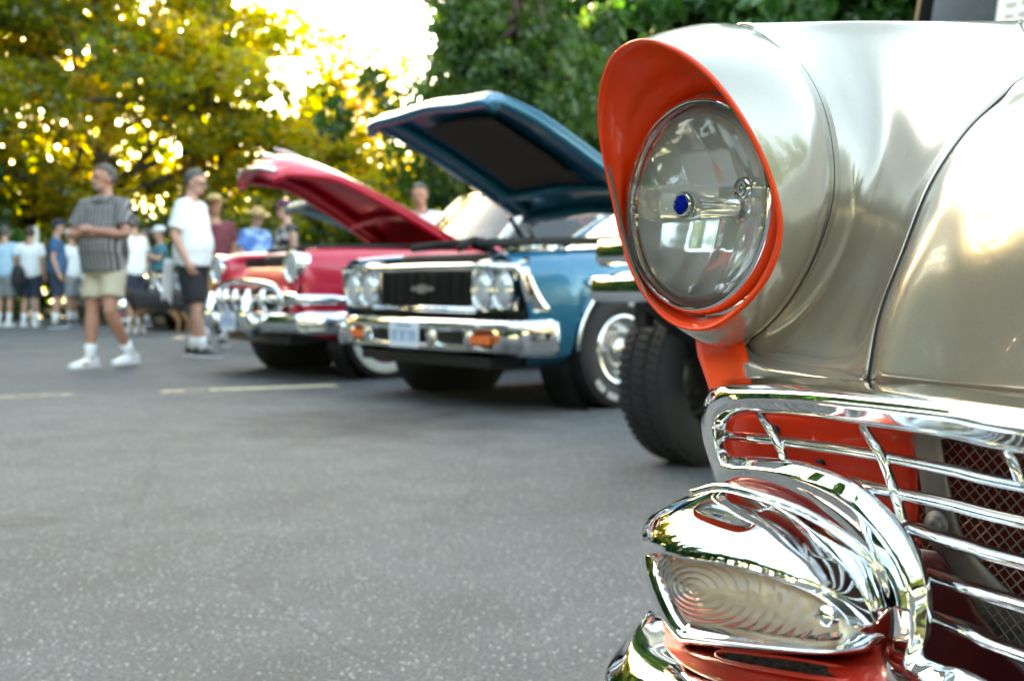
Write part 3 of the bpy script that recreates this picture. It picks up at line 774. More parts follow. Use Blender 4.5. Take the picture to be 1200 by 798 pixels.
# ---------------------------------------------------------------- crimson fifties sedan
def sedan(root, PAINT, ROOF, hood_ang=28, full=True):
    P0 = [(.83, .30), (.885, .42), (.91, .58), (.905, .76), (.87, .90), (.79, .985), (.69, 1.005), (.60, .985), (.555, .92), (.54, .70)]
    def pr(ky=1, kz=1., yc=.72, zc=.78): return [(yc + (y - yc) * ky, zc + (z - zc) * kz) for y, z in P0]
    st = [(-.95, pr()), (-.4, pr()), (.1, pr()), (.40, pr(.98, .98)), (.58, pr(.93, .93)), (.68, pr(.82, .80)), (.72, pr(.66, .62))]
    rows = skin_side(st, [(0, .345, .40)])
    for s in (1, -1):
        q = MB(); q.grid([[Vector((p.x, p.y * s, p.z)) for p in r_] for r_ in rows]); q.build('fender', PAINT, root, solid=.006)
    P1 = [(.83, .30), (.885, .42), (.91, .58), (.905, .76), (.88, .90), (.82, 1.0), (.74, 1.05), (.55, 1.07), (.25, 1.085), (0, 1.09)]
    PB = lambda dz=0, ky=1: [(y * ky, z + (dz if z > .6 else 0)) for y, z in P1]
    st = [(-.955, PB()), (-1.8, PB()), (-2.9, PB()), (-3.5, PB(-.04)), (-3.95, PB(-.16, .93)), (-4.12, PB(-.3, .85))]
    rows = skin_side(st, [(-2.92, .345, .39)])
    q = MB(); q.grid(rows); q.mirror_y(); q.build('body', PAINT, root, solid=.006)
    q = MB(); q.box((-4.1, 0, .55), (.06, 1.4, .4)); q.build('tail_panel', PAINT, root, bevel=.03)
    q = MB(); q.tube(spline([(-3.9, -.95, .46), (-4.25, -.7, .46), (-4.32, 0, .46), (-4.25, .7, .46), (-3.9, .95, .46)], 5), .06, 10, flat=.6); q.build('rear_bumper', CHROME, root)
    greenhouse(root, ROOF, ROOF, -1.12, -1.62, -2.85, -3.35, 1.07, 1.60, .73, .60, .14)
    q = MB()
    for s in (1, -1): q.tube([(-3.0, s * .915, .80), (-.2, s * .918, .80)], .009, 6); q.tube([(-1.05, s * .915, .4), (-1.02, s * .91, .9)], .003, 5)
    q.build('side_trim', CHROME, root)
    wells(root, (0, -2.92), .7, .41)
    for x in (0, -2.92):
        for s in (1, -1): wheel(root, x, s * .735, s, .345, .19, 'whitewall')
    q = MB(); q.box((-1.6, 0, .30), (4.6, 1.2, .06)); q.build('underbody', BLACK, root)
    engine_bay(root, .56, -.88, .55, .96)
    # sloping front valance around the grille
    q = MB(); q.grid(dense([[(.62, y * .80, .86), (.72, y * .82, .76), (.76, y * .84, .62), (.74, y * .85, .48), (.66, y * .84, .36)] for y in (-1, -.6, 0, .6, 1)], 4, 4)); q.build('front_valance', PAINT, root, solid=.01)
    q = MB(); q.grid(dense([[(.79, u * .60, .53), (.775, u * .62, .62), (.77, u * .58, .70)] for u in (-1, -.5, 0, .5, 1)], 3, 3)); q.build('grille_opening', BLACK, root)
    g = MB(); ov = spline_closed([(.79, -.66, .60), (.80, -.52, .51), (.85, 0, .485), (.80, .52, .51), (.79, .66, .60), (.80, .5, .71), (.84, 0, .745), (.80, -.5, .71)], 48)
    g.tube(ov + ov[:1], .026, 10); gr = g.build('grille', CHROME, root)
    b = MB(); b.tube(spline([(.80, -.66, .61), (.84, -.3, .615), (.86, 0, .615), (.84, .3, .615), (.80, .66, .61)], 4), .028, 10); b.build('grille_bar', CHROME, gr)
    for y in (-.44, -.22, 0, .22, .44):
        b = MB(); x = .865 - .1 * (y / .5) ** 2 * .5
        b.tube([(x - .02, y, .69), (x + .012, y, .66), (x + .03, y, .61), (x + .015, y, .55), (x - .02, y, .52)], [.012, .03, .036, .028, .012], 10); b.build('grille_tooth', CHROME, gr)
    for s in (1, -1):
        round_lamp(root, (.735, s * .735, .855), .108, CHROME, .14)
        q = MB(); q.lathe([(-.12, .03), (-.05, .045), (.02, .05), (.035, .03), (.04, .001)], (.80, s * .70, .605), (1, 0, 0), 24); q.build('parking_lamp', CHROME, root)
        q = MB(); q.tube([(.80, s * .74, .61), (.68, s * .86, .61), (.50, s * .915, .61), (.30, s * .93, .61)], [.055, .05, .04, .012], 10); q.build('fender_spear', CHROME, root)
    def sec(y, x): return [(x - .07, y, .515), (x + .0, y, .52), (x + .045, y, .495), (x + .055, y, .44), (x + .04, y, .38), (x - .02, y, .355), (x - .07, y, .36)]
    q = MB(); q.loft([sec(y, .86 - .12 * (abs(y) / .85) ** 2.5 - (.22 if abs(y) > .93 else 0)) for y in (-.955, -.92, -.85, -.65, -.4, 0, .4, .65, .85, .92, .955)])
    for s in (1, -1): q.loft([[(x, s * y, z) for y, z in ((.90, .51), (.955, .50), (.965, .44), (.955, .375), (.90, .37))] for x in (.72, .5, .35)])
    q.build('front_bumper', CHROME, root)
    for s in (1, -1):
        q = MB(); q.tube([(.87, s * .36, .33), (.93, s * .36, .40), (.96, s * .36, .50), (.93, s * .36, .60), (.89, s * .36, .64)], [.035, .055, .065, .05, .02], 12); q.build('bumper_guard', CHROME, root)
    licence_plate(root, .93, -.05, .44)
    rows = []
    for x, z, hw, dr in ((-.92, 1.06, .70, .05), (-.5, 1.085, .62, .07), (-.1, 1.09, .56, .09), (.3, 1.07, .50, .11), (.58, 1.02, .45, .14), (.74, .93, .40, .13), (.80, .82, .36, .08), (.80, .745, .34, .03)):
        rows.append([(x - .10 * abs(u) ** 2 * (1 if x > .5 else 0), u * hw, z - dr * abs(u) ** 2.2) for u in (-1, -.8, -.45, 0, .45, .8, 1)])
    h = hood_panel(root, PAINT, False, rows, (-.92, 0, 1.06), hood_ang, .05)
    H = Vector((-.92, 0, 1.06)); M = Matrix.Rotation(-R(hood_ang), 3, 'Y'); f = lambda p: H + M @ (Vector(p) - H)
    q = MB(); q.tube([f(p) for p in ((.44, 0, 1.055), (.54, 0, 1.05), (.64, 0, 1.03), (.73, 0, 1.0))], [.006, .013, .011, .005], 8, flat=1.2)
    q.tube([f((.58, -.05, 1.04)), f((.62, 0, 1.035)), f((.58, .05, 1.04))], .006, 6); q.build('hood_ornament', CHROME, h)
    q = MB(); q.tube([f(p) for p in ((.745, -.15, .895), (.77, -.08, .89), (.785, 0, .90), (.77, .08, .89), (.745, .15, .895))], .02, 8, flat=.6)
    q.ball(f((.785, 0, .885)), (.02, .05, .045)); q.build('hood_badge', CHROME, h)
    q = MB(); q.tube([f(p) for p in ((.76, -.345, .74), (.83, -.2, .735), (.85, 0, .73), (.83, .2, .735), (.76, .345, .74))], .02, 8); q.build('hood_lip', CHROME, h)
    return h
red = empty('vintage_sedan', (-1.45, 9.2, 0), head(54), 'crimson fifties sedan with whitewall tyres, white roof and raised rounded hood', 'car')
sedan(red, CRIMSON, WHITE, 29)
pale = empty('muscle_car', (-1.55, 12.6, 0), head(54), 'car with pale blue hood raised, behind the crimson sedan', 'car')
muscle_car(pale, PALEBLUE, 21, True)
raise_belt(pale)
blk = empty('vintage_sedan', (-7.55, 21.6, 0), head(70), 'black closed sedan parked behind the crowd at left', 'car')
sedan(blk, BLACKGLOSS, BLACKGLOSS, 0)
blk2 = empty('muscle_car', (-5.35, 18.6, 0), head(62), 'black car with closed hood between white shirt man and straw hats', 'car')
muscle_car(blk2, BLACKGLOSS, 0, True)
raise_belt(blk2)

# ---------------------------------------------------------------- open wheeled utility truck behind the silver car
tr = empty('utility_truck', (1.22, 3.87, 0), head(51), 'cream open wheeled truck with double chrome bumper, hidden behind the silver car', 'truck')
for s in (1, -1):
    wheel(tr, 0, s * .75, s, .345, .24, 'truck', True); wheel(tr, -2.6, s * .75, s, .345, .24, 'truck', True)
q = MB()
for s in (1, -1): q.box((-1.35, s * .38, .52), (3.0, .09, .13))
q.box((0, 0, .36), (.10, 1.3, .09)); q.box((-2.6, 0, .36), (.10, 1.3, .09)); q.build('chassis', BLACK, tr, bevel=.01)
q = MB(); q.grid(dense([[(x, y, .60) for y in (-.48, 0, .48)] if False else [(x, -.46, .62), (x, -.48, .85), (x, -.40, 1.08), (x, 0, 1.16), (x, .40, 1.08), (x, .48, .85), (x, .46, .62)] for x in (.10, -.3, -.7, -1.1)], 3, 4)); q.build('hood', CREAM, tr, solid=.01)
q = MB(); q.grid(dense([[(.16, -.44, z) for z in (.62, .85, 1.04)], [(.20, 0, z) for z in (.62, .87, 1.12)], [(.16, .44, z) for z in (.62, .85, 1.04)]], 4, 4)); q.build('radiator_shell', CREAM, tr, solid=.12)
q = MB()
for i in range(14): q.box((.215, -.3 + i * .046, .84), (.012, .016, .36))
q.build('grille', CHROME, tr)
q = MB(); q.box((-1.75, 0, 1.0), (1.25, 1.20, .85)); q.box((-3.1, 0, .85), (1.4, 1.45, .42)); q.build('cab', CREAM, tr, bevel=.06)
q = MB(); q.box((-1.85, 0, 2.34), (1.25, 1.18, .09)); q.build('cab_roof', CREAM, tr, bevel=.04)
for s in (1, -1):
    q = MB(); q.tube([(-1.18, s * .56, 1.40), (-1.40, s * .53, 2.32)], .035, 8); q.build('cab_pillar', mat('black_trim', (.01, .01, .01), .95, spec=.05), tr)
    q = MB(); q.tube([(-2.38, s * .67, 1.40), (-2.38, s * .64, 2.32)], .05, 8); q.build('cab_pillar', mat('black_trim', (.01, .01, .01), .95, spec=.05), tr)
q = MB(); q.grid([[(-1.18, y, 1.41), (-1.40, y, 2.31)] for y in (-.55, 0, .55)]); q.build('windshield', thin_glass('dark_glass', (.10, .15, .20), .25), tr)
q = MB(); q.grid([[(-2.38, y, 1.41), (-2.38, y, 2.31)] for y in (-.66, 0, .66)]); q.build('rear_glass', BLACKGLOSS, tr)
q = MB(); q.box((-1.9, 0, 1.45), (.16, 1.25, .55)); q.build('seat', WARMGREY, tr, bevel=.04)
for z, yo in ((.83, .87), (.695, .90)):
    q = MB(); q.loft([[(x + dx, y, z + dz) for dx, dz in ((-.03, .045), (.04, .05), (.055, .01), (.055, -.03), (.03, -.05), (-.03, -.05))] for y, x in ((-yo, .36), (-yo + .03, .43), (-.5, .47), (0, .49), (.5, .47), (yo - .03, .43), (yo, .36))]); q.build('bumper_bar', CHROME, tr, bevel=.012)
for s in (1, -1):
    q = MB(); q.box((.42, s * .62, .765), (.03, .12, .10)); q.build('bumper_plate', CREAM, tr)
for s in (1, -1):
    q = MB(); q.tube([(.40, s * .62, .66), (.30, s * .64, .60), (.16, s * .62, .52), (.0, s * .60, .45)], .05, 8); q.box((.36, s * .70, .61), (.06, .06, .12))
    q.build('bumper_bracket', DARKMETAL, tr, bevel=.01)
for s in (1, -1): round_lamp(tr, (.25, s * .60, 1.02), .085, CHROME, .14)
SIGNP = mat('paper', (.82, .81, .76), .8)
SIGNI = mat('faded_ink', (.35, .35, .36), .8)
q = MB(); q.box((-1.235, .06, 1.90), (.004, .42, .30), Matrix.Rotation(-.25, 3, 'Y')); sg = q.build('paper_sign', SIGNP)
q = MB(); rg = random.Random(9)
for i in range(5):
    y = -.13
    while y < .2:
        l = rg.uniform(.02, .06); q.box((-1.230 + .004 + (1.9 - (2.0 - i * .05)) * .25, y + l / 2 + .02, 2.0 - i * .05), (.003, l, .012), Matrix.Rotation(-.25, 3, 'Y')); y += l + .02
sk = q.build('writing', SIGNI, sg)
sg.location = tr.location; sg.rotation_euler = tr.rotation_euler
tag(sg, 'white paper sheet with faint writing behind the truck windshield, top right corner', 'sign')
# ================================================================ people and a dog
def apply_mods(o):
    dg = bpy.context.evaluated_depsgraph_get()
    me = bpy.data.meshes.new_from_object(o.evaluated_get(dg)); old = o.data; o.modifiers.clear(); o.data = me; me.name = o.name
    bpy.data.meshes.remove(old)
def fuse(q, name, m, parent, voxel, smooth=4):
    """one continuous skin from overlapping lofts"""
    o = q.build(name, m, None)
    d = o.modifiers.new('r', 'REMESH'); d.mode = 'VOXEL'; d.voxel_size = voxel; d.use_smooth_shade = True
    s_ = o.modifiers.new('s', 'SMOOTH'); s_.iterations = smooth; s_.factor = .5
    apply_mods(o); o.parent = parent
    for p in o.data.polygons: p.use_smooth = True
    return o
SKIN_A = mat('skin_tanned', (.44, .20, .13), .5, vary=.12, vscale=14)
SKIN_B = mat('skin_fair', (.50, .27, .19), .5, vary=.12, vscale=14)
HAIR_G = mat('hair_grey', (.085, .075, .07), .7, bump=.6, bscale=160, vary=.35, vscale=60)
HAIR_B = mat('hair_brown', (.06, .04, .03), .7, bump=.6, bscale=160, vary=.35, vscale=60)
TEE = mat('white_cotton', (.78, .78, .79), .85, vary=.03, vscale=8)
BLACKC = mat('black_cotton', (.016, .016, .018), .85, vary=.3, vscale=8)
NAVYC = mat('navy_cotton', (.02, .028, .05), .85, vary=.2, vscale=8)
KHAKI = mat('khaki_cotton', (.50, .42, .30), .85, vary=.08, vscale=8)
TAN = mat('tan_cotton', (.33, .19, .08), .85, vary=.1, vscale=8)
BLUEC = mat('blue_cotton', (.03, .10, .22), .85, vary=.15, vscale=8)
LBLUE = mat('light_blue_cotton', (.36, .55, .68), .85, vary=.1, vscale=8)
TEALC = mat('teal_cotton', (.04, .16, .2), .85, vary=.15, vscale=8)
MAROON = mat('maroon_cotton', (.16, .03, .04), .85, vary=.15, vscale=8)
GREYC = mat('grey_cotton', (.25, .26, .27), .85, vary=.15, vscale=8)
STRAW = mat('straw', (.52, .33, .13), .8, bump=.5, bscale=120, vary=.2, vscale=50)
PURPLE = mat('purple_cloth', (.10, .03, .08), .85)
SHOEW = mat('shoe_leather_white', (.72, .72, .74), .5)
SHOEB = mat('shoe_leather_black', (.025, .025, .03), .5)
SOLE = mat('shoe_sole', (.6, .6, .6), .7)
DARKEYE = mat('eye_dark', (.02, .015, .012), .2)
LIP = mat('lip', (.36, .13, .10), .5)
def pattern(name, kind, cols):
    m = mat(name, cols[0], .85); n, L, p = nodes_of(m)
    tc = n.new('ShaderNodeTexCoord')
    if kind == 'plaid':
        def wv(d, sc, lo, hi):
            t = n.new('ShaderNodeTexWave'); t.wave_type = 'BANDS'; t.bands_direction = d; t.inputs['Scale'].default_value = sc; t.inputs['Distortion'].default_value = .4
            L.new(tc.outputs['Object'], t.inputs['Vector'])
            r = n.new('ShaderNodeMapRange'); r.inputs[1].default_value = lo; r.inputs[2].default_value = hi; L.new(t.outputs['Fac'], r.inputs[0]); return r
        a = wv('Y', 8.5, .35, .65); b = wv('Z', 9.0, .5, .8); c = wv('Y', 17, .7, .9)
        m1 = n.new('ShaderNodeMix'); m1.data_type = 'RGBA'; m1.inputs[6].default_value = (*cols[0], 1); m1.inputs[7].default_value = (*cols[1], 1); L.new(a.outputs[0], m1.inputs[0])
        m2 = n.new('ShaderNodeMix'); m2.data_type = 'RGBA'; m2.inputs[7].default_value = (*cols[2], 1); L.new(m1.outputs[2], m2.inputs[6])
        k = n.new('ShaderNodeMath'); k.operation = 'MULTIPLY'; k.inputs[1].default_value = .8; L.new(b.outputs[0], k.inputs[0]); L.new(k.outputs[0], m2.inputs[0])
        L.new(m2.outputs[2], p.inputs['Base Color'])
    else:
        v = n.new('ShaderNodeTexVoronoi'); v.inputs['Scale'].default_value = 16 if kind == 'floral' else 11; L.new(tc.outputs['Object'], v.inputs['Vector'])
        r = n.new('ShaderNodeValToRGB'); r.color_ramp.interpolation = 'CONSTANT'; e = r.color_ramp.elements
        e[0].color = (*cols[0], 1); e[1].position = .4; e[1].color = (*cols[1], 1); x = e.new(.7); x.color = (*cols[2], 1)
        L.new(v.outputs['Color'], r.inputs[0]); L.new(r.outputs[0], p.inputs['Base Color'])
    return m
PLAID = pattern('plaid_shirt_cloth', 'plaid', [(.045, .042, .045), (.36, .34, .33), (.09, .07, .065)])
BLUEPRINT = pattern('blue_print_cloth', 'print', [(.06, .14, .38), (.25, .38, .6), (.08, .2, .5)])
FLORAL = pattern('floral_cloth', 'floral', [(.02, .02, .025), (.45, .42, .38), (.06, .06, .06)])

TORSO = [(.86, .10, .150), (.94, .125, .172), (1.02, .128, .172), (1.10, .122, .162), (1.20, .122, .168), (1.31, .124, .186), (1.40, .105, .190), (1.455, .075, .135), (1.49, .058, .072), (1.56, .055, .057)]
def ring(c, rx, ry, n=20): return [Vector((c[0] + math.cos(2 * math.pi * i / n) * rx, c[1] + math.sin(2 * math.pi * i / n) * ry, c[2])) for i in range(n)]
DEF = dict(sh=(0, .185, 1.425), el=(-.02, .235, 1.15), wr=(.06, .235, .91), hand=(.10, .225, .82), hip=(0, .09, .90), kn=(.02, .095, .50), an=(-.02, .10, .09), toe=0.)
def person(name, loc, rz, label, scale=1., L=None, Rr=None, skin=SKIN_B, top=TEE, bottom=BLACKC, shoe=SHOEB, sock=TEE, hair=HAIR_G, hat=None, hatm=None, belly=.03, yaw=0, nod=0, sleeve=.62, leg=.9,
           group=None, voxel=.013, glasses=False, beard=False, sock_h=.16, hairlen=0, fat=1.0, hem=.90):
    root = empty(name, loc, rz, label, 'person', group); root.scale = (scale,) * 3
    J = {}
    for s, over in ((1, L or {}), (-1, Rr or {})):
        d = {k: (Vector((v[0], v[1] * s, v[2])) if k != 'toe' else v) for k, v in DEF.items()}
        for k, v in over.items(): d[k] = Vector(v) if k != 'toe' else v
        J[s] = d
    def tors(gain, z0, z1, q, bel):
        loops = []
        for z, rx, ry in TORSO:
            if z0 - .001 <= z <= z1:
                b = bel * math.exp(-((z - 1.08) / .13) ** 2)
                loops.append(ring((b * .6, 0, z), (rx + b * .7) * gain * (fat if z < 1.45 else 1), (ry + b * .3) * gain * (fat if z < 1.45 else 1)))
        q.loft(loops)
    q = MB(); tors(1, .86, 1.6, q, belly)
    # head
    HC = Vector((.025, 0, 1.665)); HM = Matrix.Rotation(R(yaw), 3, 'Z') @ Matrix.Rotation(R(nod), 3, 'Y')
    NK = Vector((0, 0, 1.56))
    hp = lambda x, y, z: NK + HM @ (Vector((x, y, z)) + HC - NK)
    q.ball(hp(-.01, 0, .015), (.098, .077, .105), HM, 20, 14)
    q.ball(hp(.022, 0, -.055), (.066, .058, .062), HM)
    q.ball(hp(.055, 0, -.085), (.03, .03, .022), HM)          # chin
    q.ball(hp(.093, 0, -.018), (.022, .014, .026), HM)        # nose
    q.ball(hp(.098, 0, -.030), (.016, .018, .012), HM)
    q.ball(hp(.078, 0, .030), (.016, .052, .012), HM)         # brow
    for s in (1, -1): q.ball(hp(-.012, s * .080, -.008), (.020, .010, .034), HM)   # ears
    q.tube([Vector((-.01, 0, 1.47)), hp(-.015, 0, -.05)], [.062, .055], 12)
    for s in (1, -1):
        d = J[s]; f = fat ** .5
        q.tube([d['sh'] * .9 + Vector((0, 0, .14)), d['sh'], d['sh'].lerp(d['el'], .5), d['el'], d['el'].lerp(d['wr'], .35), d['wr']], [.05 * f, .062 * f, .052 * f, .042 * f, .043 * f, .028], 12)
        q.ball(d['sh'], (.062 * f, .06 * f, .062 * f))
        # hand: palm, four fingers, thumb
        a = (d['hand'] - d['wr']).normalized(); inw = Vector((0, -s, 0)); inw = (inw - a * inw.dot(a)).normalized(); sd_ = a.cross(inw).normalized()
        if sd_.x < 0: sd_ = -sd_
        pc = d['wr'] + a * .05
        q.tube([d['wr'] - a * .01, d['wr'] + a * .03, d['wr'] + a * .085], [.028, .034, .032], 10, flat=1.0)
        for k, (o_, ln) in enumerate(((.030, .070), (.010, .078), (-.011, .073), (-.030, .058))):
            b = d['wr'] + a * .088 + sd_ * o_
            q.tube([b - a * .03, b, b + a * ln * .45 + inw * .008, b + a * ln * .75 + inw * .024, b + a * ln * .9 + inw * .042], [.011, .0105, .0098, .009, .008], 8)
        b = d['wr'] + a * .03 + sd_ * .026
        q.tube([b - sd_ * .01, b + sd_ * .022 + a * .025 + inw * .008, b + sd_ * .03 + a * .055 + inw * .018], [.014, .0125, .010], 8)
        q.tube([d['hip'] + Vector((0, 0, .05)), d['hip'], d['hip'].lerp(d['kn'], .5), d['kn'], d['kn'].lerp(d['an'], .3), d['kn'].lerp(d['an'], .7), d['an']], [.085 * f, .092 * f, .078 * f, .056 * f, .058 * f, .043, .036], 14)
        q.tube([d['an'] + Vector((0, 0, .0)), d['an'] + Vector((.03, 0, -.045)), d['an'] + Vector((.12, 0, -.06))], [.037, .036, .025], 10)
    body = fuse(q, 'body', skin, root, voxel)
    # face details
    for s in (1, -1):
        q = MB(); q.ball(hp(.083, s * .033, .008), (.008, .013, .007), HM, 10, 6); q.build('eye', DARKEYE, body)
    q = MB(); q.ball(hp(.083, 0, -.056), (.010, .024, .006), HM, 12, 6); q.build('mouth', LIP, body)
    if beard:
        q = MB(); q.ball(hp(.048, 0, -.078), (.042, .046, .030), HM); q.ball(hp(.090, 0, -.043), (.012, .032, .008), HM); fuse(q, 'beard', mat('beard_grey', (.33, .29, .27), .8), root, .011, 2)
    if glasses:
        q = MB()
        for s in (1, -1):
            q.tube([hp(.098 - abs(math.cos(a)) * .006, s * .034 + math.cos(a) * .025, .008 + math.sin(a) * .02) for a in [i * .45 for i in range(15)]], .003, 5)
            q.tube([hp(.094, s * .06, .012), hp(.0, s * .083, .012)], .003, 5)
        q.tube([hp(.10, -.01, .012), hp(.10, .01, .012)], .003, 5); q.build('glasses', BLACK, root)
    if hair:
        q = MB(); q.ball(hp(-.018, 0, .028), (.101, .081, .102), HM, 26, 18)
        iv = HM.inverted()
        kill = [v for v in q.b.verts if (lambda l: (l.z < .05 + max(0, l.x) * .45 and l.x > .01) or l.z < -.05 - hairlen or (l.z < .0 and l.x > -.02))(iv @ (v.co - NK) + NK - HC)]
        bmesh.ops.delete(q.b, geom=kill, context='VERTS'); q.build('hair', hair, root, solid=.004, off=1.)
    if hat:
        q = MB()
        top_ = [(hp(-.012, 0, z), rx) for z, rx in ((.055, .105), (.09, .103), (.125, .09), (.145, .06))]
        q.loft([[c + HM @ Vector((math.cos(a) * rx, math.sin(a) * rx * .84, 0)) for a in [i * math.pi / 12 for i in range(24)]] for c, rx in top_])
        if hat == 'cap':
            q.grid([[hp(.07 + .0 * t + t * .085 * math.cos(u), math.sin(u) * .072, .066 - t * .012 - abs(u) * .008) for u in (-1.2, -.8, -.4, 0, .4, .8, 1.2)] for t in (0, .5, 1)])
        else:
            q.grid([[hp(-.012 + math.cos(a) * r_, math.sin(a) * r_ * .9, .066 + dz + .015 * abs(math.sin(a))) for a in [i * math.pi / 12 for i in range(24)]] for r_, dz in ((.09, 0), (.14, -.008), (.185, -.004))], closed_v=True)
        q.build('straw_hat' if hat == 'straw' else 'cap', hatm, root, solid=.006)
        if hat == 'straw':
            q = MB(); q.loft([[hp(-.012 + math.cos(a) * .108, math.sin(a) * .091, z) for a in [i * math.pi / 12 for i in range(24)]] for z in (.06, .085)], cap=False); q.build('hat_band', BLACKC, root)
    # clothes
    q = MB(); tors(1.13, hem - .045, 1.47, q, belly * 1.1)
    zz = [ring((belly * .5, 0, hem), .145 * fat, .19 * fat), ring((belly * .6, 0, 1.02), .142 * fat + belly * .6, .188 * fat + belly * .2)]
    q.loft(zz)
    for s in (1, -1):
        d = J[s]; f = fat ** .5
        if sleeve > 0: q.tube([Vector((0, s * .08, 1.45)), d['sh'] + Vector((0, 0, .004)), d['sh'].lerp(d['el'], sleeve * .5), d['sh'].lerp(d['el'], sleeve)], [.06 * f, .074 * f, .074 * f, .076 * f], 14)
    shirt = fuse(q, 'shirt', top, root, max(voxel, .012), 3)
    if top is PLAID or top is BLUEPRINT:
        q = MB()
        for s in (1, -1): q.grid([[Vector((.02 + math.cos(a) * r_, s * (.004 + math.sin(a) * r_ * 1.02), z)) for a in (-.1, .4, .8, 1.3, 1.9, 2.5, 3.14)] for r_, z in ((.066, 1.515), (.09, 1.475), (.10, 1.462))])
        q.build('collar', top, root, solid=.006)
    q = MB(); q.loft([ring((belly * .4, 0, z), rx * fat, ry * fat) for z, rx, ry in ((.80, .11, .17), (.88, .138, .184), (.96, .142, .186), (1.01, .14, .18))])
    for s in (1, -1):
        d = J[s]; f = fat ** .5
        k = d['hip'].lerp(d['kn'], leg)
        if leg <= 1: q.tube([d['hip'] + Vector((0, 0, .03)), d['hip'].lerp(k, .3), d['hip'].lerp(k, .7), k], [.105 * f, .11 * f, .105 * f, .108 * f], 16)
        else: q.tube([d['hip'], d['kn'], d['an'] + Vector((0, 0, .02))], [.105 * f, .085, .07], 16)
    fuse(q, 'shorts' if leg <= 1 else 'trousers', bottom, root, max(voxel, .012), 3)
    for s in (1, -1):
        d = J[s]; a = d['an']; T = Matrix.Rotation(d['toe'], 3, 'Z')
        if sock:
            q = MB(); q.tube([a + Vector((0, 0, -.02)), a + (d['kn'] - a).normalized() * sock_h * .5, a + (d['kn'] - a).normalized() * sock_h], [.046, .045, .052], 14); q.build('sock', sock, root)
        q = MB(); base = Vector((a.x, a.y, a.z - .09))
        def L2(x, w_, h, z0=0): return [base + T @ Vector((x, w_ * math.cos(t), z0 + (h * (.5 + .5 * math.sin(t)) if math.sin(t) > -.6 else 0))) for t in [i * math.pi / 8 for i in range(16)]]
        q.loft([L2(-.085, .025, .05, .015), L2(-.07, .038, .09, .005), L2(-.02, .045, .115), L2(.03, .045, .105), L2(.09, .050, .075), L2(.15, .048, .058), L2(.19, .036, .045, .006), L2(.205, .018, .028, .01)])
        sh = q.build('shoe', shoe, root)
        q = MB(); q.loft([[base + T @ Vector((x, w_ * s2, z)) for s2, z in ((-1, 0), (-1, .024), (1, .024), (1, 0))] for x, w_ in ((-.09, .03), (-.06, .046), (.02, .048), (.10, .055), (.17, .05), (.21, .022))]); q.build('sole', SOLE, sh)
    return root
def px(x, d): return (x - 600) / FPX * d
GC = 'people in the crowd at far left'
# 1: arms crossed, mid stride, looking to image left.  local +x is the way the chest faces
A = dict(loc=(px(124, 9.7), 9.7, 0))
person('person', A['loc'], R(-104), 'man with arms crossed in grey plaid shirt and khaki shorts, in front of the crowd', .99,
       L=dict(sh=(.02, .185, 1.425), el=(.10, .265, 1.165), wr=(.255, .04, 1.20), hand=(.262, -.06, 1.23), hip=(0, .09, .90), kn=(.12, .12, .50), an=(-.12, .17, .115), toe=-.2),
       Rr=dict(sh=(.02, -.185, 1.425), el=(.10, -.27, 1.16), wr=(.225, -.03, 1.175), hand=(.235, .08, 1.165), kn=(.05, -.10, .50), an=(.10, -.09, .09), toe=-.3),
       skin=SKIN_A, top=PLAID, bottom=KHAKI, shoe=SHOEW, hair=HAIR_G, belly=.06, yaw=-28, voxel=.0095, beard=True, leg=.72, sock_h=.12, fat=1.06, sleeve=.72, hem=.84)
wb = person('person', (px(224, 11.2), 11.2, 0), R(-8), 'man in profile in white tee and black shorts, looking down at the red car', 1.06,
       L=dict(el=(.0, .24, 1.15), wr=(.10, .20, .93), hand=(.14, .17, .845)), Rr=dict(el=(-.06, -.24, 1.15), wr=(.06, -.235, .91), hand=(.10, -.225, .825), kn=(.09, -.09, .50), an=(.16, -.10, .09)),
       skin=SKIN_B, top=TEE, bottom=BLACKC, shoe=SHOEB, hair=HAIR_G, belly=.04, nod=14, voxel=.0095, glasses=True, leg=.95, sock_h=.10, fat=1.08, sleeve=.8, hem=.86)
q = MB()      # the towel hanging from his back pocket
q.grid(dense([[Vector((-.17 - .02 * math.sin(u * 6) - t * .03, -.20 + .17 * u, .93 - .40 * t + .04 * math.sin(u * 5) * t)) for u in (0, .2, .4, .6, .8, 1)] for t in (0, .35, .7, 1)], 3, 3))
tw = q.build('towel', TEE, None, solid=.012); tw.location = wb.location; tw.rotation_euler = wb.rotation_euler; tw.scale = wb.scale
tag(tw, 'white towel hanging from the back pocket of the man in black shorts', 'towel')
person('person', (px(251, 13.2), 13.2, 0), R(-60), 'person in maroon top, tan shorts and straw hat, just behind the white tee man', 1.0, skin=SKIN_A, top=MAROON, bottom=TAN, hat='straw', hatm=STRAW, hair=None, leg=.95)
person('person', (px(299, 15.0), 15.0, 0), R(-40), 'man in blue print shirt and straw hat seen over the red fender', .99, skin=SKIN_B, top=BLUEPRINT, bottom=KHAKI, hat='straw', hatm=STRAW, hair=None, nod=16, belly=.07, fat=1.1)
person('person', (px(336, 13.6), 13.6, 0), R(-150), 'woman in floral sleeveless top and purple cap beside the red hood', .98, skin=SKIN_B, top=FLORAL, bottom=BLACKC, hat='cap', hatm=PURPLE, hair=HAIR_B, hairlen=.06, sleeve=0.12, fat=1.08)
person('person', (px(493, 11.6), 11.6, 0), R(-100), 'grey haired man in white shirt beyond the windshield of the red sedan', 1.0, skin=SKIN_A, top=TEE, bottom=NAVYC, hair=HAIR_G, nod=10, fat=1.05,)
D = 19.6
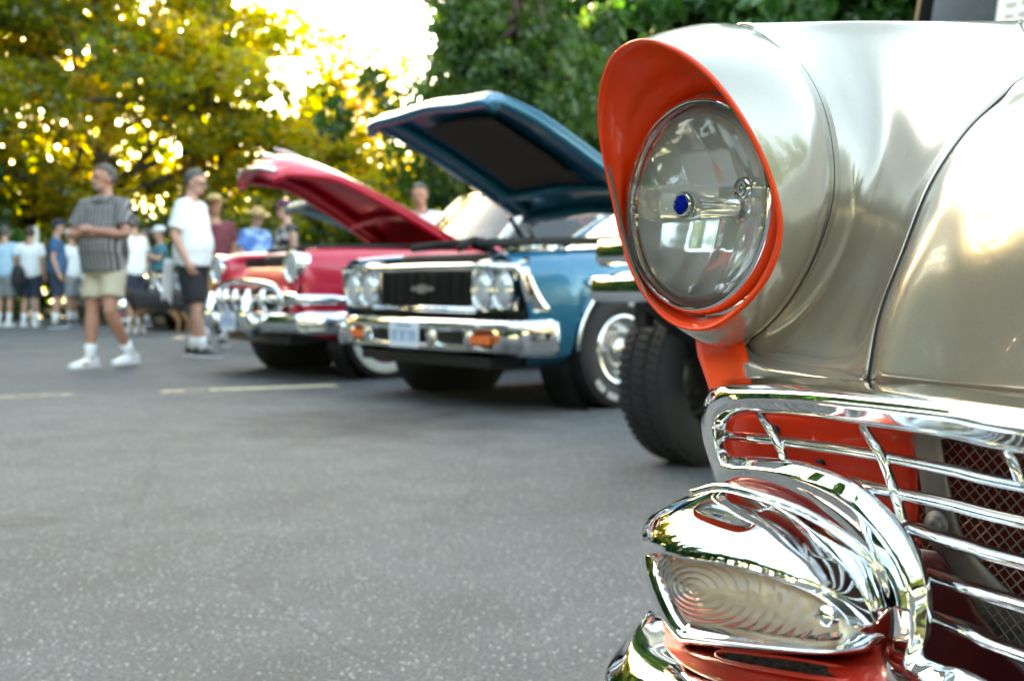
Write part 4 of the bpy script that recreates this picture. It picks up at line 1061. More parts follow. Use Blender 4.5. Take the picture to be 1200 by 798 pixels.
crowd = [
 (5, D, R(80), 'grey haired person in light blue shirt cut by the left edge', 1.0, dict(top=LBLUE, bottom=GREYC, hair=HAIR_G, shoe=SHOEW)),
 (35, D, R(95), 'person seen from behind in white tee and dark shorts, carrying a black bag', .99, dict(top=TEE, bottom=NAVYC, hair=HAIR_B, shoe=SHOEW)),
 (66, D - .4, R(15), 'man in blue tee and navy cap standing in profile', 1.04, dict(top=BLUEC, bottom=NAVYC, hat='cap', hatm=NAVYC, hair=HAIR_B, nod=8)),
 (84, D + 1.2, R(170), 'person in white tee and white cap left of the plaid shirt man', .99, dict(top=TEE, bottom=GREYC, hat='cap', hatm=TEE, hair=HAIR_G)),
 (157, D - 2.6, R(160), 'grey haired man in white tee and dark shorts right behind the plaid shirt man', 1.0, dict(top=TEE, bottom=NAVYC, hair=HAIR_G, shoe=SHOEW, fat=1.08)),
 (171, D + 1.0, R(200), 'grey haired person in grey shirt farther back between the two nearest men', 1.0, dict(top=GREYC, bottom=KHAKI, hair=HAIR_G)),
 (188, D - .6, R(215), 'man in teal shirt and white cap holding up a small black camera', .97, dict(top=TEALC, bottom=KHAKI, hat='cap', hatm=TEE, hair=HAIR_G,
   L=dict(el=(.12, .25, 1.2), wr=(.27, .09, 1.31), hand=(.31, .03, 1.38)), Rr=dict(el=(.12, -.25, 1.2), wr=(.27, -.09, 1.31), hand=(.31, -.03, 1.38)))),
]
for x, d, rz, lb, sc, kw in crowd: cp = person('person', (px(x, d), d, 0), rz, lb, sc, group=GC, voxel=.016, **kw)
q = MB(); q.box((.33, 0, 1.40), (.06, .13, .085)); q.lathe([(0, .03), (.05, .034), (.055, .001)], (.36, 0, 1.40), (1, 0, 0), 20)
cm = q.build('camera_body', BLACKGLOSS, None, bevel=.006); cm.name = 'small_camera'; cm.location = cp.location; cm.rotation_euler = cp.rotation_euler; cm.scale = cp.scale
tag(cm, 'small black camera held up by the man in teal shirt', 'camera')
q = MB(); q.loft([[Vector((x, y, z)) for x, y in ((-.06 * k, -.12 * k), (.06 * k, -.12 * k), (.07 * k, .12 * k), (-.07 * k, .12 * k))] for z, k in ((.70, .8), (.74, 1.1), (.92, 1.15), (1.05, .8), (1.08, .5))])
q.tube(spline([(0, -.07, 1.06), (0, -.03, 1.25), (0, .03, 1.25), (0, .07, 1.06)], 5), .012, 6)
bgo = q.build('shoulder_bag', BLACKC, None, bevel=.02); bgo.location = (px(24, D - .25), D - .35, 0); tag(bgo, 'black bag hanging beside the white tee person at far left', 'bag')

# a black and tan shepherd dog, side on, head to image left low behind the man
DOG = mat('dog_coat', (.02, .017, .015), .85, bump=.6, bscale=120)
n, L, p = nodes_of(DOG); tc = n.new('ShaderNodeTexCoord'); sx = n.new('ShaderNodeSeparateXYZ'); L.new(tc.outputs['Object'], sx.inputs[0])
nz = n.new('ShaderNodeTexNoise'); nz.inputs['Scale'].default_value = 9; L.new(tc.outputs['Object'], nz.inputs['Vector'])
ad = n.new('ShaderNodeMath'); ad.operation = 'MULTIPLY_ADD'; ad.inputs[1].default_value = .14; L.new(nz.outputs['Fac'], ad.inputs[0]); L.new(sx.outputs['Z'], ad.inputs[2])
rp = n.new('ShaderNodeValToRGB'); e = rp.color_ramp.elements; e[0].position = .40; e[0].color = (.26, .13, .055, 1); e[1].position = .47; e[1].color = (.018, .015, .014, 1)
L.new(ad.outputs[0], rp.inputs[0]); L.new(rp.outputs[0], p.inputs['Base Color'])
dog = empty('dog', (px(184, 16.4), 16.4, 0), R(188), 'black and tan shepherd dog standing on the asphalt between the two nearest men', 'dog')
q = MB()
q.loft([[Vector((x, math.cos(t) * w_, z + math.sin(t) * h)) for t in [i * math.pi / 8 for i in range(16)]] for x, z, w_, h in ((-.42, .50, .05, .08), (-.36, .50, .10, .13), (-.15, .50, .105, .13), (.05, .48, .12, .16), (.22, .47, .125, .19), (.34, .50, .10, .16), (.40, .54, .06, .09))])
q.tube([(.30, 0, .54), (.42, 0, .62), (.52, 0, .70)], [.12, .085, .075], 12)
q.ball((.55, 0, .72), (.095, .068, .070)); q.tube([(.58, 0, .71), (.68, 0, .685), (.755, 0, .675)], [.055, .038, .026], 10)
for s in (1, -1):
    q.tube([(.51, s * .045, .76), (.50, s * .055, .81), (.495, s * .06, .85)], [.026, .02, .006], 8)
    dx = .05 * s
    q.tube([(.28, s * .075, .48), (.24, s * .085, .36), (.29 + dx, s * .085, .20), (.285 + dx, s * .085, .06), (.31 + dx, s * .085, .025)], [.07, .05, .032, .025, .03], 10)
    q.tube([(-.33, s * .07, .48), (-.27 + dx, s * .085, .34), (-.38 + dx, s * .085, .20), (-.36 + dx, s * .085, .05), (-.32 + dx, s * .085, .025)], [.09, .065, .035, .025, .028], 10)
q.tube(spline([(-.40, 0, .54), (-.52, 0, .46), (-.60, 0, .32), (-.66, 0, .22)], 4), [.04] * 5 + [.035] * 5 + [.02] * 3, 8)
fuse(q, 'body', DOG, dog, .014, 4)
q = MB(); q.ball((.762, 0, .682), (.014, .018, .013)); q.build('nose', BLACK, dog)
for s in (1, -1):
    q = MB(); q.ball((.615, s * .045, .742), .011); q.build('eye', DARKEYE, dog)
q = MB(); q.tube([Vector((.40 + math.cos(a) * .03, math.sin(a) * .095, .60 + math.cos(a) * .08)) for a in [i * .35 for i in range(19)]], .012, 6); q.build('collar', MAROON, dog)
# pale post standing by the crowd
q = MB(); q.loft([ring((0, 0, z), r_, r_, 12) for z, r_ in ((0, .11), (.03, .11), (.04, .075), (1.85, .075), (1.9, .06), (1.93, .02))])
po = q.build('post', mat('weathered_white', (.74, .70, .60), .6, vary=.12)); po.location = (px(41, 22.4), 22.4, 0); tag(po, 'pale slim post behind the crowd at left', 'post')
# ================================================================ the silver car in the foreground
TH = 57.5
silver = empty('classic_car', (.157, .937, 0), head(TH), 'silver classic car with orange ringed headlight and chrome grille, cut by the right edge', 'car')
Fv = Vector((-math.sin(R(TH)), -math.cos(R(TH)))); Lv = Vector((math.cos(R(TH)), -math.sin(R(TH))))
O2 = Vector((.157, .937)); CV = Vector((-O2.dot(Fv), -O2.dot(Lv), CAMH))
def U(px_, py_, n_):
    """point of the car at forward offset n_ whose outline was measured at photo position (px_, py_); car axes x forward, y to its left, z up"""
    d = Vector(((px_ - 600) / FPX, 1)); v = Vector((d.dot(Fv), d.dot(Lv), (HZ - py_) / FPX))
    return CV + v * ((n_ - CV.x) / v.x)
def UU(l): return [U(*a) for a in l]
MID = .715                                  # centre line of the car, from the headlight
SILVER = metallic_paint('silver_paint', (.47, .41, .325), .55, .22, 1., .012)
IRON = mat('galvanised_iron', (.35, .35, .34), .55, .6, vary=.25, vscale=25)
MESHW = mat('wire_mesh', (.45, .42, .38), .4, .8)
CORE = mat('radiator_core', (.17, .010, .014), .7)
BEIGE = mat('parking_lens', (.90, .80, .68), .04, 0, 0, .02, trans=.9, spec=.5)
SEAM = mat('seam_rubber', (.01, .01, .01), .8)
GRIT = mat('rough_mesh_insert', (.05, .045, .045), .9, bump=1., bscale=260, vary=.8, vscale=220)

# ---- headlight hood: rim loop (front edge) and the seam loop behind it
rim = UU([(752, 49, .052), (790, 61, .058), (830, 92, .05), (866, 140, .036), (894, 195, .022), (911, 255, .012), (906, 300, .008), (888, 335, .005), (860, 364, .004), (830, 382, .004), (800, 382, .005), (772, 364, .006),
          (748, 330, .008), (731, 285, .010), (720, 238, .012), (709, 190, .018), (702, 145, .026), (706, 95, .036), (722, 63, .045)])
M_ = 96
rimD = spline_closed(rim, M_)
seam_vis = UU([(868, 27, -.08), (899, 40, -.075), (932, 68, -.066), (961, 118, -.06), (975, 185, -.055), (972, 245, -.052), (948, 312, -.05), (915, 365, -.045), (880, 397, -.04), (850, 404, -.034)])
seam_hid = [Vector(p) for p in ((-.04, -.03, .657), (-.045, -.075, .668), (-.05, -.115, .70), (-.055, -.145, .75), (-.06, -.152, .80), (-.07, -.145, .85), (-.075, -.12, .892), (-.078, -.08, .915), (-.08, -.04, .926))]
seam = seam_vis + seam_hid
CEN = Vector((0, -.012, .77))
def by_angle(loop, m):
    """resample a closed loop at m equal angles about the headlight axis"""
    d = spline_closed(loop, 600)
    an = [math.atan2(p.z - CEN.z, p.y - CEN.y) for p in d]
    out = []
    for k in range(m):
        a = -math.pi + 2 * math.pi * k / m
        out.append(min(zip(an, d), key=lambda t: abs((t[0] - a + math.pi) % (2 * math.pi) - math.pi))[1].copy())
    # light smoothing along the loop
    for _ in range(3): out = [(out[i - 1] + out[i] * 2 + out[(i + 1) % m]) / 4 for i in range(m)]
    return out
rimA = by_angle(rim, M_); seamA = by_angle(seam, M_)
LC = Vector((-.010, -.017, .771)); LR = .091
def lens_ring(r, x): return [LC + Vector((x, math.cos(-math.pi + 2 * math.pi * k / M_) * r, math.sin(-math.pi + 2 * math.pi * k / M_) * r)) for k in range(M_)]
def mixl(a, b, t, dx=0.): return [p.lerp(q_, t) + Vector((dx, 0, 0)) for p, q_ in zip(a, b)]
def outw(loop, d, dx=0.):
    return [p + (Vector((0, p.y - CEN.y, p.z - CEN.z)).normalized() * d) + Vector((dx, 0, 0)) for p in loop]
q = MB()
o1 = outw(rimA, .0035, -.003); o2 = outw(rimA, .005, -.008)
b1 = [a.lerp(b, .25) + Vector((0, a.y - CEN.y, a.z - CEN.z)) * .035 for a, b in zip(o2, seamA)]
b2 = [a.lerp(b, .55) + Vector((0, a.y - CEN.y, a.z - CEN.z)) * .055 for a, b in zip(o2, seamA)]
b3 = [a.lerp(b, .82) + Vector((0, a.y - CEN.y, a.z - CEN.z)) * .035 for a, b in zip(o2, seamA)]
cols = [spline([o2[k], b1[k], b2[k], b3[k], seamA[k]], 4) for k in range(M_)]
rows = [[o1[k] for k in range(M_)]] + [[cols[k][i] for k in range(M_)] for i in range(len(cols[0]))] + [[p - Vector((.012, 0, 0)) + Vector((0, CEN.y - p.y, CEN.z - p.z)) * .02 for p in seamA]]
q.grid(rows, closed_v=True); hood_ = q.build('headlight_hood', SILVER, silver)
q = MB(); q.tube([p + Vector((-.003, 0, 0)) + Vector((0, CEN.y - p.y, CEN.z - p.z)) * .012 for p in seamA + seamA[:1]], .0011, 6); q.build('seam', SEAM, hood_)
# orange inside of the hood: lip, wall, step, floor ring round the lamp
q = MB()
i0 = lens_ring(LR + .006, -.012); i1 = lens_ring(LR + .010, -.002)
st1 = [a.lerp(b, .40) for a, b in zip(i1, rimA)]; st2 = [a.lerp(b, .55) + Vector((.0, 0, 0)) + Vector((0, a.y - CEN.y, a.z - CEN.z)) * .04 for a, b in zip(i1, rimA)]
st3 = [a.lerp(b, .86) + Vector((0, a.y - CEN.y, a.z - CEN.z)) * .03 for a, b in zip(i1, rimA)]
rr_ = [i0, i1, mixl(i1, rimA, .2, -.001), [p + Vector((-.004, 0, 0)) for p in st1], [p + Vector((.001, 0, 0)) for p in st1], st2, st3, rimA, outw(rimA, .003, .0005), o1]
q.grid(rr_, closed_v=True); q.build('headlight_recess', ORANGE, silver, fix=True)
# ---- the lamp
q = MB(); q.lathe([(-.03, LR + .004), (-.006, LR + .004), (.000, LR + .002), (.003, LR - .001), (.001, LR - .004), (-.006, LR - .004)], LC, (1, 0, 0), 72); lamp = q.build('headlight', CHROME, silver)
q = MB()   # reflector bowl: a smooth dish pressed into six shallow fields
rows = []
for i in range(49):
    t = i / 48; r = lerp(LR - .003, .014, t); dep = -.007 - .050 * (1 - (r / LR) ** 2)
    row = []
    for k in range(144):
        a = 2 * math.pi * k / 144; y_, z_ = math.cos(a) * r, math.sin(a) * r
        row.append(LC + Vector((dep + (.0013 * abs(math.sin(math.pi * y_ / .024)) + .0013 * abs(math.sin(math.pi * (z_ + .008) / .03))) * min(1, 6 * (1 - r / LR)), y_, z_)))
    rows.append(row)
V = q.grid(rows, closed_v=True); q.face(V[-1])
q.build('reflector', mat('bright_reflector', (.97, .97, .96), .08, .55), lamp)
q = MB()   # moulded flutes along the rim of the glass
rows = []
for i in range(9):
    t = i / 8; r = lerp(LR - .004, LR * .86, t)
    rows.append([LC + Vector((-.003 + .0006 * math.cos(math.pi * k) * math.sin(math.pi * t), math.cos(2 * math.pi * k / 280) * r, math.sin(2 * math.pi * k / 280) * r)) for k in range(280)])
q.grid(rows, closed_v=True); q.build('flutes', thin_glass('fluted_glass', (.96, .97, .96), .5), lamp)
q = MB(); q.lathe([(-.05, .008), (-.012, .009), (-.004, .0115), (.004, .0122), (.010, .0118), (.013, .0092), (.011, .008)], LC + Vector((0, -.002, 0)), (1, 0, 0), 32); q.build('bulb_shield', CHROME, lamp)
q = MB(); q.lathe([(.008, .0092), (.0125, .0085), (.0152, .005), (.0162, .001)], LC + Vector((0, -.002, 0)), (1, 0, 0), 24); q.build('blue_dot', mat('cobalt_glass', (.001, .03, .62), .6, spec=0.), lamp)
q = MB()
q.lathe([(-.04, .010), (-.02, .011), (-.015, .0085), (-.018, .001)], LC + Vector((0, .042, .012)), (1, 0, 0), 20)
q.build('socket_stub', CHROME, lamp)
q = MB(); q.lathe([(.000, LR - .003), (.006, LR * .94), (.0125, LR * .78), (.0185, LR * .52), (.022, LR * .25), (.023, .0005)], LC, (1, 0, 0), 64); q.build('lens', CLEAR, lamp)
# ---- fender: rows from the seam to the hood gap, each from the bottom edge up to the crown and over to the hidden outer side
FR = [
 [(872, 403, -.042), (915, 365, -.05), (948, 312, -.055), (971, 245, -.057), (974, 185, -.06), (960, 118, -.065), (931, 68, -.071), (898, 40, -.08), (868, 27, -.085)],
 [(890, 418, -.035), (938, 378, -.06), (983, 312, -.075), (1002, 242, -.078), (1005, 180, -.085), (994, 120, -.095), (970, 72, -.105), (945, 40, -.115), (925, 26.5, -.12)],
 [(938, 428, -.012), (982, 388, -.04), (1013, 318, -.062), (1031, 248, -.075), (1039, 185, -.095), (1036, 125, -.12), (1025, 78, -.14), (1010, 42, -.155), (1000, 25, -.16)],
 [(980, 436, .012), (1006, 396, -.005), (1033, 330, -.028), (1053, 262, -.045), (1075, 200, -.066), (1085, 140, -.096), (1088, 85, -.135), (1085, 45, -.175), (1080, 25, -.20)],
 [(1014, 445, .032), (1028, 370, .018), (1056, 295, .004), (1088, 215, -.018), (1130, 152, -.052), (1170, 114, -.088), (1209, 84, -.131), (1212, 52, -.19), (1200, 25, -.28)]]
rows = []
for r_ in FR:
    p = UU(r_); t = p[-1]
    ext = [t + Vector((-.012, -.035, -.006)), Vector((t.x - .03, max(-.125, t.y - .085), t.z - .03)), Vector((min(t.x - .04, -.09), -.150, .84)), Vector((min(t.x - .04, -.14), -.165, .72)), Vector((min(t.x - .04, -.22), -.165, .55))]
    rows.append(p + ext)
dn = dense(rows, 8, 6)
q = MB(); q.grid(dn); fen = q.build('fender', SILVER, silver, solid=.0025)
# the strip of fender face below, down to the grille, and the fender rear behind the nose
bot = [r_[0] for r_ in dn]
q = MB(); q.grid([[p, p + Vector((.004, 0, -.006)), U(lerp(876, 1014, i / (len(bot) - 1)), lerp(440, 446, i / (len(bot) - 1)), lerp(.0, .045, i / (len(bot) - 1))), U(lerp(877, 1014, i / (len(bot) - 1)), lerp(443, 449, i / (len(bot) - 1)), lerp(-.02, .02, i / (len(bot) - 1)))] for i, p in enumerate(bot)]); q.build('fender_apron', SILVER, silver, solid=.002)
last = rows[-1]
def rear(x, k): return [Vector((x, .19, .925 + k)), Vector((x, .08, .955 + k)), Vector((x, -.02, .955 + k)), Vector((x, -.08, .945 + k)), Vector((x, -.14, .90 + k)), Vector((x, -.17, .80)), Vector((x, -.175, .66)), Vector((x, -.17, .50))]
# orange strip below the hood at the fender front
q = MB(); q.grid(dense([UU([(818, 396, -.04), (822, 420, -.04), (833, 452, -.03), (848, 500, -.02)]), UU([(848, 397, -.03), (853, 420, -.03), (858, 452, -.02), (865, 500, -.015)]), UU([(872, 399, -.035), (877, 420, -.022), (878, 445, -.01), (882, 500, -.01)])], 4, 4)); q.build('splash_panel', ORANGE, silver, solid=.003)

# ---- engine hood nose
gap = UU([(1018, 449, .036), (1032, 370, .022), (1060, 295, .008), (1092, 216, -.014), (1134, 154, -.048), (1174, 117, -.085), (1214, 86, -.128)])
g2 = [gap[i] for i in range(7)] + [Vector((-.30, .211, .895)), Vector((-.9, .185, .955)), Vector((-1.5, .168, .985))]
G2V = [Vector(p) for p in g2]; OFF = Vector((0, -.006, 0))
r42 = rear(-.36, -.016)
RR = [[G2V[6] + OFF] + last[7:]]
for t in (.3, .6, 1.):
    row = [a.lerp(b, t) for a, b in zip(last[6:], r42)]; row[0] = cr1(G2V, 6 + t) + OFF; RR.append(row)
for x, k, t in ((-.66, 0, 7.5), (-.9, .01, 8), (-1.5, .03, 9)):
    row = rear(x, k); row[0] = cr1(G2V, min(t, 8.999)) + OFF; RR.append(row)
RR.append(rear(-2.4, .04))
rear_grid = dense(RR, 5, 3)
q = MB(); q.grid(rear_grid); q.build('fender_rear', SILVER, silver, solid=.0025)
def hrow(y, dx, dz):
    k = [.6, .95, 1.1, 1.05, .8, .45, .2, .2, .2, .2]
    return [Vector((p.x + dx * kk, y, p.z + dz * (i / 9) ** .8)) for i, (p, kk) in enumerate(zip(g2, k))]
rows = [g2, [Vector((p.x + .012 * kk, p.y + .022, p.z + .003)) for p, kk in zip(g2, (1, 1, 1, .9, .6, .2, 0, 0, 0, 0))], hrow(.275, .018, .004), hrow(.33, .034, .012), hrow(.42, .05, .028), hrow(.56, .065, .05), hrow(MID, .07, .06)]
rows += [[Vector((p.x, 2 * MID - p.y, p.z)) for p in r_] for r_ in reversed(rows[:-1])]
q = MB(); q.grid(dense(rows, 6, 6)); hd = q.build('hood', SILVER, silver, solid=.003)
q = MB(); q.tube([p + Vector((-.003, -.003, -.001)) for p in spline(g2, 8)], .0016, 6); q.build('gap_seal', SEAM, hd)
q = MB(); e = [r_[0] for r_ in dense(rows, 6, 1)]; q.grid([[p + Vector((-.002, 0, .001)), p + Vector((.004, 0, -.004)), p + Vector((-.001, 0, -.011)), p + Vector((-.03, 0, -.010))] for p in e]); q.build('hood_lip', SILVER, hd)

# ---- grille surround, one loop of pressed chrome
GS = [
 [(1200, 461, .07), (1200, 479, .125), (1200, 503, .14), (1200, 531, .13), (1200, 535, .09)],
 [(1110, 452, .065), (1110, 467, .12), (1110, 487, .135), (1110, 513, .125), (1110, 516, .085)],
 [(1020, 446, .06), (1020, 457, .115), (1020, 476, .13), (1020, 499, .12), (1020, 502, .08)],
 [(940, 441, .055), (940, 451, .11), (940, 468, .125), (940, 487, .115), (940, 490, .075)],
 [(880, 441, .05), (872, 451, .105), (874, 467, .118), (885, 483, .108), (888, 486, .07)],
 [(848, 445, .045), (838, 456, .095), (846, 474, .108), (862, 486, .10), (866, 489, .065)],
 [(828, 464, .04), (823, 478, .085), (834, 491, .10), (852, 496, .09), (860, 498, .058)],
 [(822, 503, .04), (823, 511, .085), (836, 515, .10), (850, 514, .09), (858, 513, .055)],
 [(832, 544, .04), (834, 547, .085), (842, 540, .10), (853, 530, .09), (860, 528, .055)],
 [(842, 566, .04), (844, 562, .09), (852, 550, .105), (862, 535, .095), (866, 532, .06)],
 [(880, 567, .045), (879, 564, .095), (884, 551, .112), (891, 535, .10), (893, 532, .065)],
 [(930, 584, .05), (928, 580, .10), (934, 563, .119), (943, 542, .11), (945, 539, .072)],
 [(982, 617, .055), (978, 611, .105), (990, 590, .123), (1003, 566, .115), (1006, 563, .078)],
 [(1022, 662, .055), (1016, 655, .105), (1034, 633, .126), (1055, 612, .115), (1058, 609, .078)],
 [(1045, 708, .055), (1039, 704, .105), (1062, 691, .126), (1089, 680, .115), (1092, 678, .078)],
 [(1046, 745, .055), (1041, 745, .105), (1065, 744, .126), (1091, 738, .115), (1095, 738, .078)],
 [(1038, 782, .055), (1033, 784, .112), (1057, 782, .132), (1083, 766, .122), (1088, 764, .08)],
 [(1060, 812, .06), (1056, 814, .12), (1078, 804, .142), (1104, 778, .132), (1108, 775, .085)],
 [(1160, 852, .07), (1158, 850, .13), (1164, 832, .152), (1170, 805, .142), (1172, 801, .095)]]
G = [UU(r_) for r_ in GS]
def flat_end(row, y, dx=.02):
    return [Vector((p.x + dx, y, p.z)) for p in row]
topc = [Vector((p.x + .025, MID, p.z + .006)) for p in G[0]]
top2 = [a.lerp(b, .5) + Vector((.008, 0, .001)) for a, b in zip(G[0], topc)]
botc = [Vector((p.x + .05, MID, zz)) for p, zz in zip(G[-1], (.40, .405, .425, .455, .46))]
bot2 = [a.lerp(b, .5) + Vector((.012, 0, 0)) for a, b in zip(G[-1], botc)]
path = [topc, top2] + G + [bot2, botc]
path = path + [[Vector((p.x, 2 * MID - p.y, p.z)) for p in r_] for r_ in reversed(path[1:-1])]
def round_section(r_):
    # soft pressed edges: extra points just beside every crease
    a, b, c, d, e_ = r_
    return [a, a.lerp(b, .55), a.lerp(b, .93), b.lerp(c, .10), b.lerp(c, .5) + (b.lerp(c, .5) - (a + d) * .5) * .10, b.lerp(c, .88), c.lerp(d, .08), c.lerp(d, .5), c.lerp(d, .92), d.lerp(e_, .12), d.lerp(e_, .6), e_]
pth = [round_section(r_) for r_ in path]
cl = list(zip(*pth))
dd_ = [spline_closed(c, len(path) * 6) for c in cl]
dd2 = [spline([dd_[j][i] for j in range(len(dd_))], 2) for i in range(len(dd_[0]))]
q = MB(); q.grid(dd2, closed_u=True); gsur = q.build('grille_surround', CHROME, silver, solid=.002)
# bars
def bar(pts, r_, name='grille_bar', flat=1.0, ext=True, parent=gsur):
    p = UU(pts)
    if ext:
        e = p[-1]; p = p + [Vector((e.x + .018, (e.y + MID) / 2, e.z + .001)), Vector((e.x + .026, MID, e.z + .002))]
        p = p + [Vector((v.x, 2 * MID - v.y, v.z)) for v in reversed(p[:-1])]
    q = MB(); q.tube(spline(p, 6), r_, 12, flat=flat, up=(0, 0, 1)); q.build(name, CHROME, parent)
bar([(850, 510, .07), (900, 515, .085), (960, 523, .09), (1030, 534, .095), (1120, 552, .10), (1200, 570, .105)], .0034, flat=1.7)
bar([(985, 560, .08), (1030, 573, .095), (1110, 590, .10), (1200, 612, .105)], .0036, flat=1.7)
bar([(1052, 612, .09), (1090, 626, .10), (1140, 641, .105), (1200, 659, .11)], .0038, flat=1.7)
bar([(1085, 673, .09), (1140, 690, .105), (1200, 709, .11)], .0038, flat=1.7)
bar([(1088, 720, .09), (1140, 741, .105), (1200, 767, .11)], .0038, flat=1.7)
for pts in ([(891, 486, .085), (900, 499, .095), (907, 511, .094), (914, 524, .094), (919, 537, .092)],
            [(1011, 500, .09), (1024, 520, .102), (1034, 537, .102), (1043, 562, .10), (1048, 577, .103)], [(1047, 576, .10), (1053, 592, .102), (1058, 610, .10)],
            [(1176, 522, .10), (1188, 542, .11), (1197, 566, .11)]): bar(pts, .0027, 'grille_strut', 1.2, False)

# ---- what shows behind the bars
q = MB(); q.grid(dense([UU([(846, y, .012) for y in (478, 520, 570)]), UU([(960, y, .0) for y in (478, 530, 610)]), UU([(1040, y, .0) for y in (485, 560, 680)]), UU([(1078, y1, .0) for y1 in (490, 590, 700)])], 3, 3)); rsup = q.build('radiator_support', mat('support_paint', (.80, .035, .006), .42, coat=.4, vary=.12, vscale=8), silver, solid=.003)
for a in ((962, 545, .003), (905, 505, .011)):
    q = MB(); c = U(*a); q.lathe([(0, .001), (0, .0045), (-.006, .0045)], c + Vector((.0025, 0, 0)), (1, 0, 0), 16); q.build('bolt_hole', SEAM, rsup)

q = MB(); q.tube(UU([(946, 530, .003), (942, 545, .003), (944, 560, .003)]), .0008, 5); q.build('panel_seam', SEAM, rsup)
q = MB(); q.grid(dense([UU([(1066, 490, .004), (1085, 600, .004), (1100, 660, -.004), (1160, 740, -.012), (1230, 790, -.02)]), UU([(1096, 490, .004), (1117, 600, .004), (1140, 650, -.004), (1190, 700, -.012), (1250, 745, -.02)])], 4, 5)); q.build('support_strap', IRON, rsup, solid=.003)
q = MB(); c = U(1098, 614, .006); q.lathe([(0, .006), (.004, .006), (.004, .001)], c, (1, 0, 0), 6); q.lathe([(0, .009), (.0012, .009), (.0012, .001)], c, (1, 0, 0), 20); q.build('bolt', IRON, rsup)
p0 = U(1088, 480, -.012); zt, zb = .64, .42; y0_, y1_ = p0.y - .01, 2 * MID - p0.y
q = MB()
stp = .0085; H_ = zt - zb; W_ = y1_ - y0_
def strand(ya, za, yb, zb2): q.tube([(-.010, ya, za), (-.010, yb, zb2)], .00055, 4, cap=False)
k = -H_
while k < W_:
    for sgn in (1, -1):
        pts_ = []
        a0, a1 = max(k, 0), min(k + H_, W_)
        if a1 > a0:
            if sgn > 0: strand(y0_ + a0, zb + (a0 - k), y0_ + a1, zb + (a1 - k))
            else: strand(y0_ + a0, zt - (a0 - k), y0_ + a1, zt - (a1 - k))
    k += stp
q.build('radiator_screen', MESHW, rsup)
q = MB(); q.box((-.05, MID, .52), (.03, W_ + .1, .34)); q.build('radiator_core', CORE, rsup)
q = MB()      # pan and side wall behind the grille, with shade put into their red
q.grid(dense([[Vector((.09, y, .435)), Vector((.04, y, .425)), Vector((-.02, y, .44)), Vector((-.035, y, .50))] for y in (.20, .40, MID, 2 * MID - .4, 2 * MID - .2)], 3, 3)); q.build('lower_pan', mat('shaded_red_paint', (.10, .008, .010), .35, coat=.6), rsup, solid=.003)
q = MB(); q.grid(dense([UU([(1040, 640, .0), (1040, 720, .0), (1040, 810, .0)]), UU([(1098, 645, .002), (1115, 735, -.002), (1150, 830, -.006)]), UU([(1112, 662, .002), (1172, 748, -.007), (1245, 812, -.014)])], 3, 3)); q.build('shroud', mat('shaded_red_paint'), rsup, solid=.002)  # cover panel in the same red, darkened to stand in for shade
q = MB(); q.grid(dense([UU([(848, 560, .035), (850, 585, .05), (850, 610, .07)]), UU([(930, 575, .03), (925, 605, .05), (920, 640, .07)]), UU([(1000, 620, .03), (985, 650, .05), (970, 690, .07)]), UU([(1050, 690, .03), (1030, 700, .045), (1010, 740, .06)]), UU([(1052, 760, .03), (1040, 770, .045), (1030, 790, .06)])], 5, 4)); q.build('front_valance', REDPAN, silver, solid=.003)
q = MB(); q.box((-.5, MID, .40), (.9, 1.5, .10)); q.build('engine_bay', BLACK, silver)

# ---- parking lamp pod
PT = [
 [(757, 651, .209), (751, 638, .203), (752, 622, .193), (758, 608, .178), (768, 600, .165), (782, 592, .145)],
 [(768, 648, .2155), (764, 632, .211), (768, 613, .199), (776, 600, .185), (790, 589, .168), (810, 579, .145)],
 [(786, 650, .221), (785, 632, .217), (791, 612, .206), (801, 596, .192), (818, 583, .172), (842, 571, .145)],
 [(806, 656, .2205), (808, 637, .2175), (815, 617, .207), (827, 601, .193), (847, 587, .172), (876, 577, .143)],
 [(860, 665, .211), (866, 648, .208), (877, 630, .198), (893, 615, .182), (914, 604, .160), (938, 598, .135)],
 [(920, 682, .195), (928, 668, .191), (941, 653, .180), (957, 641, .163), (975, 633, .143), (992, 630, .122)],
 [(966, 703, .178), (977, 690, .173), (990, 677, .161), (1003, 667, .146), (1014, 661, .130), (1022, 658, .115)],
 [(988, 723, .166), (1006, 712, .158), (1018, 702, .147), (1027, 694, .134), (1033, 689, .122), (1037, 686, .11)],
 [(992, 738, .160), (1022, 733, .146), (1033, 726, .135), (1040, 719, .124), (1044, 714, .115), (1046, 711, .105)]]
q = MB(); q.grid(dense([UU(r_) for r_ in PT], 6, 5)); pod = q.build('parking_light', CHROME, silver, solid=.002)
q = MB(); q.tube(spline(UU([r_[-1] for r_ in PT[1:]]), 6), .003, 10); q.build('pod_rim', CHROME, pod)
FRM = [
 [(768, 647, .207), (757, 640, .206), (750, 634, .197), (753, 638, .15)],
 [(770, 646, .206), (760, 648, .206), (752, 650, .198), (752, 655, .15)],
 [(774, 664, .210), (764, 670, .214), (756, 676, .207), (757, 682, .15)],
 [(789, 697, .215), (777, 706, .221), (770, 715, .214), (772, 720, .15)],
 [(806, 726, .219), (797, 738, .2255), (792, 747, .220), (795, 752, .15)],
 [(814, 728, .2185), (811, 743, .2250), (809, 752, .221), (811, 758, .15)],
 [(870, 737, .208), (872, 751, .2145), (873, 759, .211), (875, 764, .14)],
 [(930, 746, .194), (934, 758, .200), (936, 765, .197), (938, 770, .13)],
 [(965, 749, .181), (975, 759, .186), (980, 766, .182), (984, 771, .12)],
 [(984, 746, .170), (1004, 754, .170), (1014, 760, .160), (1018, 765, .11)],
 [(992, 738, .160), (1022, 741, .148), (1034, 743, .135), (1040, 748, .10)]]
